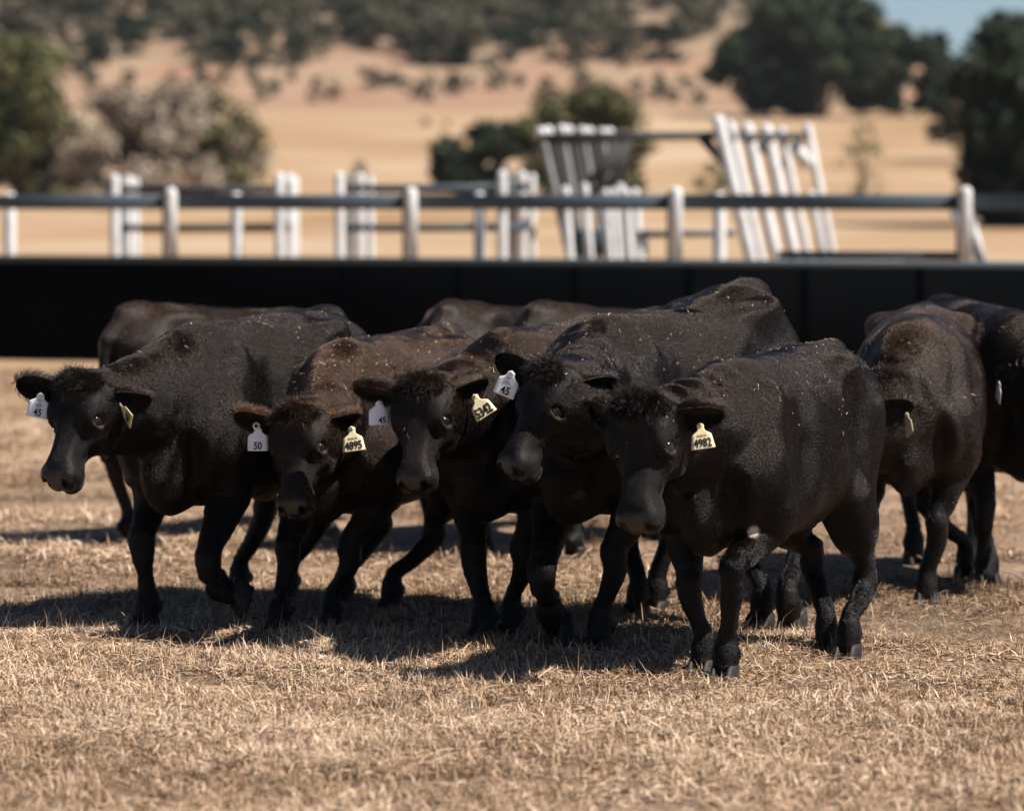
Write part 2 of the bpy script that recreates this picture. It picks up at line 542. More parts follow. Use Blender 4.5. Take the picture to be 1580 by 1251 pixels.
for i in range(6):
    Y = 44.6 + 1.0 * i
    rx, ry = (1108, 1126, 1152, 1182, 1205, 1246)[i], (186, 192, 196, 199, 201, 196)[i]
    post_obj(lf, rx, ry, Y, rx + (48, 47, 46, 45, 43, 40)[i], r=(0.075, 0.058, 0.075, 0.080, 0.055, 0.058)[i])
    if i < 5:
        lx = 838 + 17 * i
        if i in (0, 2):
            mb = MB(); mb.beam(at_depth(lx - 6, 213 - i, Y + .12), at_depth(rx - 4, 210 - i, Y + .12), 0.06, 0.085); child(mb, "beam", M['timber'], lf)
mb = MB(); mb.beam(at_depth(1110, 212, 44.9), at_depth(1246, 211, 49.6), 0.07, 0.10); child(mb, "beam", M['timber'], lf)
mb = MB(); mb.beam(at_depth(845, 214, 45.2), at_depth(940, 214, 50.4), 0.07, 0.10); child(mb, "beam", M['timber'], lf)
mb = MB(); mb.tube([at_depth(1083, 212, 44.75), at_depth(1128, 262, 44.75)], [0.06, 0.06], 10); child(mb, "brace", M['timber'], lf, True)
mb = MB(); mb.tube([at_depth(1222, 222, 49.5), at_depth(1248, 256, 49.5)], [0.095, 0.085], 12); child(mb, "brace", M['white_post'], lf, True)
mb = MB(); mb.tube([at_depth(1170, 222, 48.6), at_depth(1208, 258, 48.6)], [0.06, 0.06], 10); child(mb, "brace", M['timber'], lf, True)

# low inner fence of short posts in front of the race
sf = empty("short_post_fence", tuple(at_depth(930, 400, 44) * (1, 1, 0)))
tag(sf, "cluster of short white posts with a dark rail below the leaning race", "fence")
for k, (px, py) in enumerate(((872, 292), (902, 288), (934, 297), (946, 295), (957, 288), (966, 297), (980, 296), (1252, 300))):
    post_obj(sf, px, py, 43.4 + 0.25 * (k % 5), px + (14 if px < 1000 else 40), r=0.05)
mb = MB(); mb.beam(at_depth(985, 362, 43.6), at_depth(1135, 360, 43.6), 0.05, 0.075); child(mb, "rail", M['rail'], sf)
mb = MB(); mb.beam(at_depth(872, 375, 44.6), at_depth(1000, 375, 44.6), 0.05, 0.30); child(mb, "rail", M['rail'], sf)

# ------------------------------------------------------------------ vegetation
def leaf_cloud(centers, radii, n, size, squash=0.8, seed=0, inner=0.45):
    r = np.random.default_rng(seed)
    centers = np.asarray(centers, float); radii = np.asarray(radii, float)
    w = radii ** 2; k = r.choice(len(centers), n, p=w / w.sum())
    d = r.normal(size=(n, 3)); d /= np.linalg.norm(d, axis=1)[:, None]
    rad = radii[k] * r.uniform(inner, 1.05, n)
    P = centers[k] + d * rad[:, None] * np.array([1, 1, squash])
    a = r.normal(size=(n, 3)); a /= np.linalg.norm(a, axis=1)[:, None]
    b_ = np.cross(a, d + 0.6 * r.normal(size=(n, 3))); b_ /= np.linalg.norm(b_, axis=1)[:, None] + 1e-9
    s = size * r.uniform(0.6, 1.4, n)[:, None]
    V = np.stack([P - a * s, P + b_ * s * 0.5, P + a * s, P - b_ * s * 0.5], 1).reshape(-1, 3)
    F = np.arange(4 * n).reshape(n, 4)
    tint = np.repeat(np.clip(0.5 + 0.22 * r.normal(size=n) + 0.35 * (vnoise(centers[k], 0.9) - 0.5), 0, 1), 4)
    return V, F, tint

def crown_mesh(name, w, h, z0, n, size, lobes, seed, depth=None, inner=0.45):
    r = np.random.default_rng(seed)
    C, Rd = [], []
    depth = depth or w
    for k in range(lobes):
        th = r.uniform(0, 2 * math.pi); q = math.sqrt(r.uniform(0, 1))
        zz = r.uniform(0.02, 0.92)
        env = math.sin(math.pi * min(1, 0.22 + zz * 0.76)) ** 0.6
        C.append((math.cos(th) * q * w * 0.43 * env, math.sin(th) * q * depth * 0.43 * env, z0 + zz * (h - z0)))
        Rd.append(r.uniform(0.13, 0.24) * min(w, h) )
    V, F, tint = leaf_cloud(C, Rd, n, size, 0.8, seed + 1, inner)
    V[:, 2] = np.maximum(V[:, 2], 0.02)
    me = np_mesh(name, V, [F]); point_attr(me, 'tint', tint)
    return me, C

def tree(name, px, py, width_px, height_px, mat, label, cat, group=None, seed=0, n=3500, trunk_frac=0.2, Y=None, lobes=26):
    p = on_terrain(px, py)
    s = p[1] / FPX
    w, h = width_px * s, height_px * s
    e = empty(name, tuple(p)); tag(e, label, cat, group)
    wisp = mat in ('leaf_grey', 'leaf_olive')
    me, C = crown_mesh("crown", w, h, h * trunk_frac, n, (0.010 if mat == 'leaf_grey' else 0.018 if wisp else 0.032) * max(w, h) + 0.05, lobes, seed, None, 0.1 if wisp else 0.45)
    o = link_mesh("crown", me, M[mat], e)
    mb = MB(); r = np.random.default_rng(seed + 5)
    if trunk_frac > 0.08:
        top = np.array([0, 0, h * (trunk_frac + 0.25)])
        mb.tube([(0, 0, -0.3), (0.02 * w, 0, h * trunk_frac * 0.6), top], [0.035 * h, 0.028 * h, 0.014 * h], 10)
        start = np.array([0.02 * w, 0, h * trunk_frac * 0.7])
    else:
        start = np.array([0, 0, -0.1])
    for k in range(7):
        c = np.array(C[k])
        mb.tube([start, start * 0.5 + c * 0.5 + (0, 0, 0.04 * h), c], [0.014 * h, 0.010 * h, 0.005 * h], 7)
    t_ = mb.build("trunk", M['bark'], e, True)
    return e

TREES = "trees and bushes beyond the wall"
tree("broad_tree", 1160, 178, 190, 135, 'leaf_dark', "dark round tree at the left end of the dark clump below the hill", "tree", TREES, 21, 7000, .06)
tree("broad_tree", 1270, 182, 250, 192, 'leaf_dark', "tallest dark tree in the middle of the clump below the hill", "tree", TREES, 22, 9000, .06)
tree("broad_tree", 1390, 180, 190, 135, 'leaf_dark', "dark tree at the right end of the clump, under the skyline", "tree", TREES, 23, 7000, .08)
tree("broad_tree", 1490, 250, 110, 130, 'leaf_dark', "smaller dark tree tucked against the big tree at the right edge", "tree", TREES, 28, 3500, .05)
tree("broad_tree", 1606, 350, 300, 325, 'leaf_dark', "big dark tree filling the right edge of the picture", "tree", TREES, 24, 14000, .02, lobes=50)
tree("bush", 905, 305, 240, 165, 'leaf_olive', "round olive green bush behind the tall leaning race", "bush", TREES, 25, 15000, .02, lobes=40)
tree("bush", 760, 305, 190, 125, 'leaf_dark', "low dark green bush left of the leaning race", "bush", TREES, 26, 5000, .02)
tree("bush", 225, 318, 380, 175, 'leaf_grey', "wide grey brown leafless bush behind the left pen", "bush", TREES, 27, 24000, .02, lobes=55)
tree("bush", 345, 318, 150, 185, 'leaf_olive', "tall pale olive bush right of the grey leafless bush", "bush", TREES, 29, 4200, .04)
tree("bush", 35, 320, 200, 270, 'leaf_olive', "tall olive tree at the left edge of the picture", "tree", TREES, 30, 7000, .05)
tree("bush", 30, 312, 130, 230, 'leaf_dark', "dark bush inside the olive tree at the left edge", "bush", TREES, 33, 3500, .04)
tree("bush", 110, 320, 220, 95, 'leaf_olive', "low olive bush in front of the left edge tree", "bush", TREES, 34, 3000, .02)
tree("bush", 1330, 305, 80, 120, 'leaf_olive', "thin dry bush in the open field right of the race", "bush", TREES, 31, 500, .03)
tree("bush", 1100, 305, 60, 55, 'leaf_olive', "small bush showing under the beam of the race", "bush", TREES, 32, 900, .03)
tree("bush", 556, 280, 40, 30, 'leaf_olive', "tiny bush just above the second pen", "bush", TREES, 35, 500, .03)

# hillside shrubs: three kinds copied over the slope
SH = "shrubs scattered over the hillside"
protos = []
for k in range(4):
    me, _ = crown_mesh("shrub", (3.4, 4.4, 2.8, 5.2)[k], (2.6, 3.2, 2.6, 3.4)[k], 0.1, (420, 620, 380, 700)[k], 0.26, 12, 60 + k)
    me.materials.append(M['leaf_hill' if k != 2 else 'leaf_dark'])
    protos.append(me)
def shrub(px, py, s, k=None):
    k = random.randrange(4) if k is None else k
    p = on_terrain(px, py)
    o = bpy.data.objects.new("hillside_shrub", protos[k])
    COL.objects.link(o); o.location = p
    sc = s * p[1] / 620.0
    o.scale = (sc, sc, sc * random.uniform(0.8, 1.1)); o.rotation_euler = (0, 0, random.uniform(0, 6.28))
    tag(o, "grey green shrub scattered with others over the distant hillside", "shrub", SH)
cnt = 0
while cnt < 205:                      # dense scrub on the upper slope
    px = random.uniform(-40, 1500); py = random.uniform(-25, 95)
    if px > 1330 and py < 40 + (px - 1330) * 0.4: continue
    dn = vnoise(np.array([[px * 0.012, py * 0.03, 3.0]]), 1.0)[0]
    lim = 0.22 + 0.34 * max(0, (py - 45) / 55) + (0.10 if px < 130 else 0)
    if dn < lim: continue
    shrub(px, py + 12, random.uniform(1.4, 2.7)); cnt += 1
for k_ in range(60):
    px = random.uniform(100, 1090); py = random.choice((random.gauss(140, 9), random.uniform(88, 160)))
    shrub(px, py, random.uniform(0.4, 0.95))
for px, py, s in ((200, 133, .9), (270, 128, .6), (310, 125, .55), (490, 138, .9), (512, 155, .8), (575, 140, 1.1), (600, 135, .9), (640, 152, .8), (662, 140, .7),
                  (700, 140, .8), (725, 138, .7), (770, 140, .9), (800, 138, .7), (845, 145, .8), (960, 165, .9), (985, 160, .8), (1040, 160, .8), (1075, 165, .7), (120, 118, .8),
                  (655, 196, .45), (690, 195, .4), (1065, 140, .7), (940, 140, .6), (560, 120, .6), (420, 150, .5), (395, 128, .6)):
    shrub(px, py, s, random.choice((0, 1, 2, 3)))

# ------------------------------------------------------------------ cattle
class Field:
    """a signed distance grid that bodies are blended into, then skinned as one surface"""
    def __init__(self, lo, hi, h):
        self.lo = np.asarray(lo, float); self.h = h
        self.n = np.ceil((np.asarray(hi) - self.lo) / h).astype(int) + 1
        self.d = np.full(self.n, 1.0, dtype=np.float32)
    def box(self, lo, hi):
        i0 = np.maximum(np.floor((np.asarray(lo) - self.lo) / self.h).astype(int), 0)
        i1 = np.minimum(np.ceil((np.asarray(hi) - self.lo) / self.h).astype(int) + 1, self.n)
        sl = tuple(slice(a, max(a, b)) for a, b in zip(i0, i1))
        ax = [self.lo[k] + self.h * np.arange(i0[k], max(i0[k], i1[k])) for k in range(3)]
        X, Y, Z = np.meshgrid(*[a.astype(np.float32) for a in ax], indexing='ij', sparse=True)
        return sl, X, Y, Z
    def blend(self, sl, d, k):
        c = self.d[sl]
        if k <= 0: np.minimum(c, d, out=c); return
        h = np.maximum(k - np.abs(c - d), 0) / k
        self.d[sl] = np.minimum(c, d) - h * h * k * 0.25
    def carve(self, sl, d, k):
        c = self.d[sl]; d = -d
        h = np.maximum(k - np.abs(c - d), 0) / k
        self.d[sl] = np.maximum(c, d) + h * h * k * 0.25
    def cone(self, a, b, ra, rb, k=0.04, carve=False):
        a = np.asarray(a, float); b = np.asarray(b, float); m = max(ra, rb) + k + 2 * self.h
        sl, X, Y, Z = self.box(np.minimum(a, b) - m, np.maximum(a, b) + m)
        if self.d[sl].size == 0: return
        ab = b - a; L2 = max(float(ab @ ab), 1e-9)
        t = np.clip(((X - a[0]) * ab[0] + (Y - a[1]) * ab[1] + (Z - a[2]) * ab[2]) / L2, 0, 1)
        d = np.sqrt((X - a[0] - t * ab[0]) ** 2 + (Y - a[1] - t * ab[1]) ** 2 + (Z - a[2] - t * ab[2]) ** 2) - (ra + (rb - ra) * t)
        (self.carve if carve else self.blend)(sl, d, k)
    def ell(self, c, r, k=0.05, B=None, carve=False):
        """ellipsoid, axes = rows of B"""
        c = np.asarray(c, float); r = np.asarray(r, float)
        B = np.eye(3) if B is None else np.asarray(B, float)
        m = max(r) + k + 2 * self.h
        sl, X, Y, Z = self.box(c - m, c + m)
        if self.d[sl].size == 0: return
        x, y, z = X - c[0], Y - c[1], Z - c[2]
        q = 0
        g = 0
        for i in range(3):
            w = (x * B[i, 0] + y * B[i, 1] + z * B[i, 2]) / r[i]
            q = q + w * w; g = g + (w / r[i]) ** 2
        q = np.sqrt(q); g = np.sqrt(g) + 1e-6
        d = q * (q - 1) / g
        d = np.where(q < 0.25, -min(r) * 0.8, d)
        (self.carve if carve else self.blend)(sl, d, k)
    def loft(self, o, B, st, p, k, taper=0.0, margin=0.08):
        """section loft: axis rows of B = (along, side, up); stations (t, low, high, half width)"""
        st = np.asarray(st, float); B = np.asarray(B, float); o = np.asarray(o, float)
        t0, t1 = st[0, 0], st[-1, 0]
        wmax = st[:, 3].max(); lo_, hi_ = st[:, 1].min(), st[:, 2].max()
        cs = np.array([o + B[0] * t + B[1] * s + B[2] * u_ for t in (t0 - margin, t1 + margin) for s in (-wmax - margin, wmax + margin) for u_ in (lo_ - margin, hi_ + margin)])
        sl, X, Y, Z = self.box(cs.min(0), cs.max(0))
        if self.d[sl].size == 0: return
        x, y, z = X - o[0], Y - o[1], Z - o[2]
        T = x * B[0, 0] + y * B[0, 1] + z * B[0, 2]
        S = x * B[1, 0] + y * B[1, 1] + z * B[1, 2]
        U = x * B[2, 0] + y * B[2, 1] + z * B[2, 2]
        tt = np.linspace(t0, t1, 200)
        from_ = lambda col: smooth_interp(tt, st[:, 0], st[:, col])
        tc = np.clip(T, t0, t1); fi = (tc - t0) / (t1 - t0) * 199
        def lut(a):
            i = np.minimum(fi.astype(np.int32), 198); f = fi - i
            a = a.astype(np.float32)
            return a[i] * (1 - f) + a[i + 1] * f
        lo, hi, w = lut(from_(1)), lut(from_(2)), lut(from_(3))
        hh = (hi - lo) / 2; v = (U - (hi + lo) / 2) / hh
        wl = w * (1 + taper * np.clip(v, -1, 1))
        q = (np.abs(S / wl) ** p + np.abs(v) ** p) ** (1 / p)
        d = (q - 1) * np.minimum(wl, hh) * 0.95
        e = np.abs(T - tc)
        d = np.where(e > 0, np.sqrt(np.maximum(d, 0) ** 2 + e * e), d)
        self.blend(sl, d.astype(np.float32), k)
    def skin(self):
        """naive surface nets -> verts, quads"""
        d = self.d; s = d < 0
        nx, ny, nz = d.shape
        cells = {}
        keys, pos = [], []
        quads = []
        cid = lambda i, j, k: (i.astype(np.int64) * ny + j) * nz + k
        for ax in range(3):
            sa = [slice(None)] * 3; sb = [slice(None)] * 3
            sa[ax] = slice(0, -1); sb[ax] = slice(1, None)
            I = np.nonzero(s[tuple(sa)] != s[tuple(sb)])
            a = d[tuple(sa)][I]; b = d[tuple(sb)][I]
            t = a / (a - b)
            P = np.stack(I, -1).astype(float); P[:, ax] += t
            o1, o2 = (ax + 1) % 3, (ax + 2) % 3
            ok = (I[o1] > 0) & (I[o2] > 0)
            I = [x[ok] for x in I]; P = P[ok]; neg = (a < 0)[ok]
            cc = []
            for (da, db) in ((0, 0), (-1, 0), (-1, -1), (0, -1)):
                J = [x.copy() for x in I]
                J[o1] = J[o1] + da; J[o2] = J[o2] + db
                c = cid(*J); cc.append(c); keys.append(c); pos.append(P)
            q = np.stack(cc, -1)
            q[~neg] = q[~neg][:, ::-1]
            quads.append(q)
        keys = np.concatenate(keys); pos = np.concatenate(pos); quads = np.concatenate(quads)
        uq, inv = np.unique(keys, return_inverse=True)
        cnt = np.bincount(inv)
        V = np.stack([np.bincount(inv, pos[:, c]) / cnt for c in range(3)], -1) * self.h + self.lo
        return V, np.searchsorted(uq, quads)

def smooth_interp(x, xp, fp):
    """monotone-ish cubic through the stations"""
    xp = np.asarray(xp, float); fp = np.asarray(fp, float)
    dx = np.diff(xp); sl = np.diff(fp) / dx
    m = np.empty_like(fp); m[0], m[-1] = sl[0], sl[-1]
    m[1:-1] = (sl[:-1] * dx[1:] + sl[1:] * dx[:-1]) / (dx[1:] + dx[:-1])
    i = np.clip(np.searchsorted(xp, x) - 1, 0, len(dx) - 1)
    t = (x - xp[i]) / dx[i]
    h00 = 2 * t ** 3 - 3 * t ** 2 + 1; h10 = t ** 3 - 2 * t ** 2 + t; h01 = -2 * t ** 3 + 3 * t ** 2; h11 = t ** 3 - t ** 2
    return h00 * fp[i] + h10 * dx[i] * m[i] + h01 * fp[i + 1] + h11 * dx[i] * m[i + 1]

def face_normals(V, Q):
    a, b, c, d = (V[Q[:, k]] for k in range(4))
    return np.cross(c - a, d - b)

def vert_normals(V, Q):
    fn = face_normals(V, Q); N = np.zeros_like(V)
    for k in range(4):
        for c in range(3): N[:, c] += np.bincount(Q[:, k], fn[:, c], len(V))
    return N / (np.linalg.norm(N, axis=1)[:, None] + 1e-12)

def ear_shape(o, e, opn, ln, wd):
    """leaf shaped cupped ear; e = along, opn = where the cup opens"""
    e = unit(e); opn = unit(opn - e * (opn @ e)); s = np.cross(e, opn)
    nu, nv = 22, 13
    front, back = [], []
    for i in range(nu):
        f = i / (nu - 1)
        w = wd * ((0.42 + 0.58 * math.sin(math.pi / 2 * f / 0.55)) if f < 0.55 else math.sqrt(max(0.006, 1 - ((f - 0.55) / 0.452) ** 2)))
        droop = -0.18 * ln * f * f
        for j in range(nv):
            v = -1 + 2 * j / (nv - 1)
            cup = wd * (0.85 - 0.35 * f) * (v * v - 0.55)
            base = o + e * (f * ln) + s * (v * w) + opn * (cup + droop)
            th = 0.013 * (1 - v * v) + 0.0045
            front.append(base + opn * th * 0.4); back.append(base - opn * th)
    V = np.array(front + back); n = nu * nv; Q = []
    for i in range(nu - 1):
        for j in range(nv - 1):
            a = i * nv + j
            Q.append((a, a + 1, a + nv + 1, a + nv)); Q.append((n + a, n + a + nv, n + a + nv + 1, n + a + 1))
        for (j, fl) in ((0, 0), (nv - 1, 1)):
            a = i * nv + j; q = (a, a + nv, n + a + nv, n + a)
            Q.append(q if not fl else q[::-1])
    for j in range(nv - 1):
        a = (nu - 1) * nv + j; Q.append((a, a + 1, n + a + 1, n + a))
        a = j; Q.append((a, n + a, n + a + 1, a + 1))
    return V, np.array(Q)

def ik2(a, c, l1, l2, bend):
    a = np.asarray(a, float); c = np.asarray(c, float); v = c - a; D = np.linalg.norm(v); u_ = v / D
    if D > (l1 + l2) * 0.998:
        f = D / ((l1 + l2) * 0.998); l1 *= f; l2 *= f
    x = (l1 * l1 - l2 * l2 + D * D) / (2 * D); h = math.sqrt(max(l1 * l1 - x * x, 0))
    b = bend - u_ * (bend @ u_)
    return a + u_ * x + unit(b) * h

def ribbons(P, N, D, L, Wd, lift, r, curl=0.0):
    """hairs as slim bent slivers"""
    n = len(P)
    D = D - N * np.sum(D * N, 1)[:, None]
    D = D + 0.35 * r.normal(size=(n, 3)); D = D - N * np.sum(D * N, 1)[:, None]
    D /= np.linalg.norm(D, axis=1)[:, None] + 1e-9
    S = np.cross(N, D); S = S * np.cos(r.uniform(-.6, .6, n))[:, None]
    lf = (lift * r.uniform(0.5, 1.5, n))[:, None]
    m = P + D * (L * 0.55)[:, None] + N * lf * (L * 0.75)[:, None]
    tip = P + D * L[:, None] + N * (lf * L[:, None]) * 0.9 + S * (curl * L * r.normal(size=n))[:, None]
    w = Wd[:, None] * 0.5
    V = np.stack([P - S * w - N * 0.001, P + S * w - N * 0.001, m + S * w * 0.8, m - S * w * 0.8, tip], 1).reshape(-1, 3)
    b = np.arange(n) * 5
    return V, np.stack([b, b + 1, b + 2, b + 3], -1), np.stack([b + 3, b + 2, b + 4], -1)

def sample(V, Q, n, r, wgt=None):
    fn = face_normals(V, Q); A = np.linalg.norm(fn, axis=1)
    if wgt is not None: A = A * wgt
    k = r.choice(len(Q), n, p=A / A.sum())
    a, b = r.uniform(size=(2, n, 1))
    q = Q[k]
    P = (V[q[:, 0]] * (1 - a) + V[q[:, 1]] * a) * (1 - b) + (V[q[:, 3]] * (1 - a) + V[q[:, 2]] * a) * b
    return P, fn[k] / (np.linalg.norm(fn[k], axis=1)[:, None] + 1e-12), q[:, 0]

TRUNK = [  # x, low, high, half width   (withers height 1.19)
    (-0.86, 0.90, 1.06, 0.07), (-0.80, 0.78, 1.13, 0.145), (-0.70, 0.71, 1.185, 0.195), (-0.56, 0.66, 1.205, 0.228), (-0.42, 0.585, 1.205, 0.240), (-0.22, 0.515, 1.192, 0.268),
    (0.0, 0.500, 1.180, 0.270), (0.20, 0.492, 1.176, 0.246), (0.36, 0.497, 1.178, 0.212), (0.48, 0.52, 1.14, 0.192), (0.58, 0.56, 1.05, 0.165), (0.65, 0.63, 0.95, 0.11)]
HEAD = [   # t, chin side, face side, half width  (fractions of a 0.50 m head)
    (-0.03, -0.10, -0.03, 0.055), (0.00, -0.14, 0.002, 0.084), (0.05, -0.19, 0.020, 0.104), (0.11, -0.225, 0.020, 0.114), (0.17, -0.238, 0.008, 0.111), (0.23, -0.225, -0.006, 0.092),
    (0.30, -0.190, -0.012, 0.073), (0.37, -0.168, -0.012, 0.063), (0.42, -0.160, -0.012, 0.068), (0.465, -0.160, -0.024, 0.078), (0.502, -0.150, -0.044, 0.072), (0.525, -0.130, -0.070, 0.050)]

DIGIT_CACHE = {}
def text_mesh(txt, width, height, depth=0.0005):
    """outline text turned into a thin mesh, centred, fitted to width x height (x right, z up, facing -y)"""
    key = txt
    if key not in DIGIT_CACHE:
        cu = bpy.data.curves.new("lettering", 'FONT'); cu.body = txt; cu.size = 1.0; cu.extrude = 0.02; cu.offset = 0.022
        cu.align_x = 'CENTER'; cu.align_y = 'CENTER'; cu.resolution_u = 3
        ob = bpy.data.objects.new("lettering", cu); COL.objects.link(ob)
        dg = bpy.context.evaluated_depsgraph_get()
        me = bpy.data.meshes.new_from_object(ob.evaluated_get(dg))
        bpy.data.objects.remove(ob); bpy.data.curves.remove(cu)
        co = np.empty(len(me.vertices) * 3); me.vertices.foreach_get('co', co)
        DIGIT_CACHE[key] = (me, co.reshape(-1, 3))
    me0, co = DIGIT_CACHE[key]
    me = me0.copy(); lo, hi = co.min(0), co.max(0)
    x = (co[:, 0] - (lo[0] + hi[0]) / 2) / (hi[0] - lo[0]) * width
    z = (co[:, 1] - (lo[1] + hi[1]) / 2) / (hi[1] - lo[1]) * height
    y = -co[:, 2] / 0.02 * depth
    me.vertices.foreach_set('co', np.stack([x, y, z], -1).astype(np.float32).ravel()); me.update()
    return me

TAG_CREAM = [(0.000, .011), (-.004, .014), (-.016, .0125), (-.026, .015), (-.034, .027), (-.041, .037), (-.045, .0385), (-.092, .046), (-.095, .044)]
TAG_WHITE = [(0.000, .011), (-.004, .014), (-.014, .015), (-.020, .020), (-.028, .034), (-.032, .038), (-.036, .0395), (-.086, .0405), (-.090, .038)]
def plate_mesh(prof, th=0.0022, bend=0.0):
    V = []
    nx = 7
    for side in (-1, 1):
        for z, w in prof:
            for j in range(nx):
                f = -1 + 2 * j / (nx - 1)
                V.append((f * w, side * th / 2 + bend * f * f * abs(f) * (w / 0.045) , z))
    n = len(prof) * nx; Q = []
    for i in range(len(prof) - 1):
        for j in range(nx - 1):
            a = i * nx + j
            Q.append((a, a + nx, a + nx + 1, a + 1)); Q.append((n + a, n + a + 1, n + a + nx + 1, n + a + nx))
        a = i * nx; Q.append((a, n + a, n + a + nx, a + nx)); a += nx - 1; Q.append((a, a + nx, n + a + nx, n + a))
    for j in range(nx - 1):
        Q.append((j, j + 1, n + j + 1, n + j)); a = (len(prof) - 1) * nx + j; Q.append((a, n + a, n + a + 1, a + 1))
    return np.array(V), np.array(Q)

def claw_mesh():
    """a pair of cloven claws; x forward, z up from the sole"""
    mb = MB()
    for sd in (-1, 1):
        prof = []
        for i in range(14):
            a = 2 * math.pi * i / 14
            x, y = math.cos(a), math.sin(a)
            x = x * (1.0 if x < 0 else 1.15)
            prof.append((x, y * (1 - 0.35 * max(0, x))))
        rings = [(0.0, 1.0, 0.0), (0.015, 1.02, 0.0), (0.05, 0.92, -0.010), (0.078, 0.78, -0.022), (0.09, 0.62, -0.026)]
        V = []
        for z, s, dx in rings:
            for x, y in prof:
                V.append((dx + x * 0.058 * s + (0.012 if z < 0.04 else 0), sd * (0.0335 + y * 0.030 * s * sd), z))
        n = 14; Q = []
        for i in range(len(rings) - 1):
            for j in range(n):
                q = (i * n + j, i * n + (j + 1) % n, (i + 1) * n + (j + 1) % n, (i + 1) * n + j)
                Q.append(q if sd * sd > 0 else q)
        V += [(0.01, sd * 0.0335, 0.0), (-0.026, sd * 0.0335, 0.092)]
        T = [(len(V) - 2, (j + 1) % n, j) for j in range(n)] + [(len(V) - 1, 4 * n + j, 4 * n + (j + 1) % n) for j in range(n)]
        mb.add(V, Q, T)
    return np.concatenate(mb.v), np.concatenate(mb.q), np.concatenate(mb.t)
CLAW = claw_mesh()

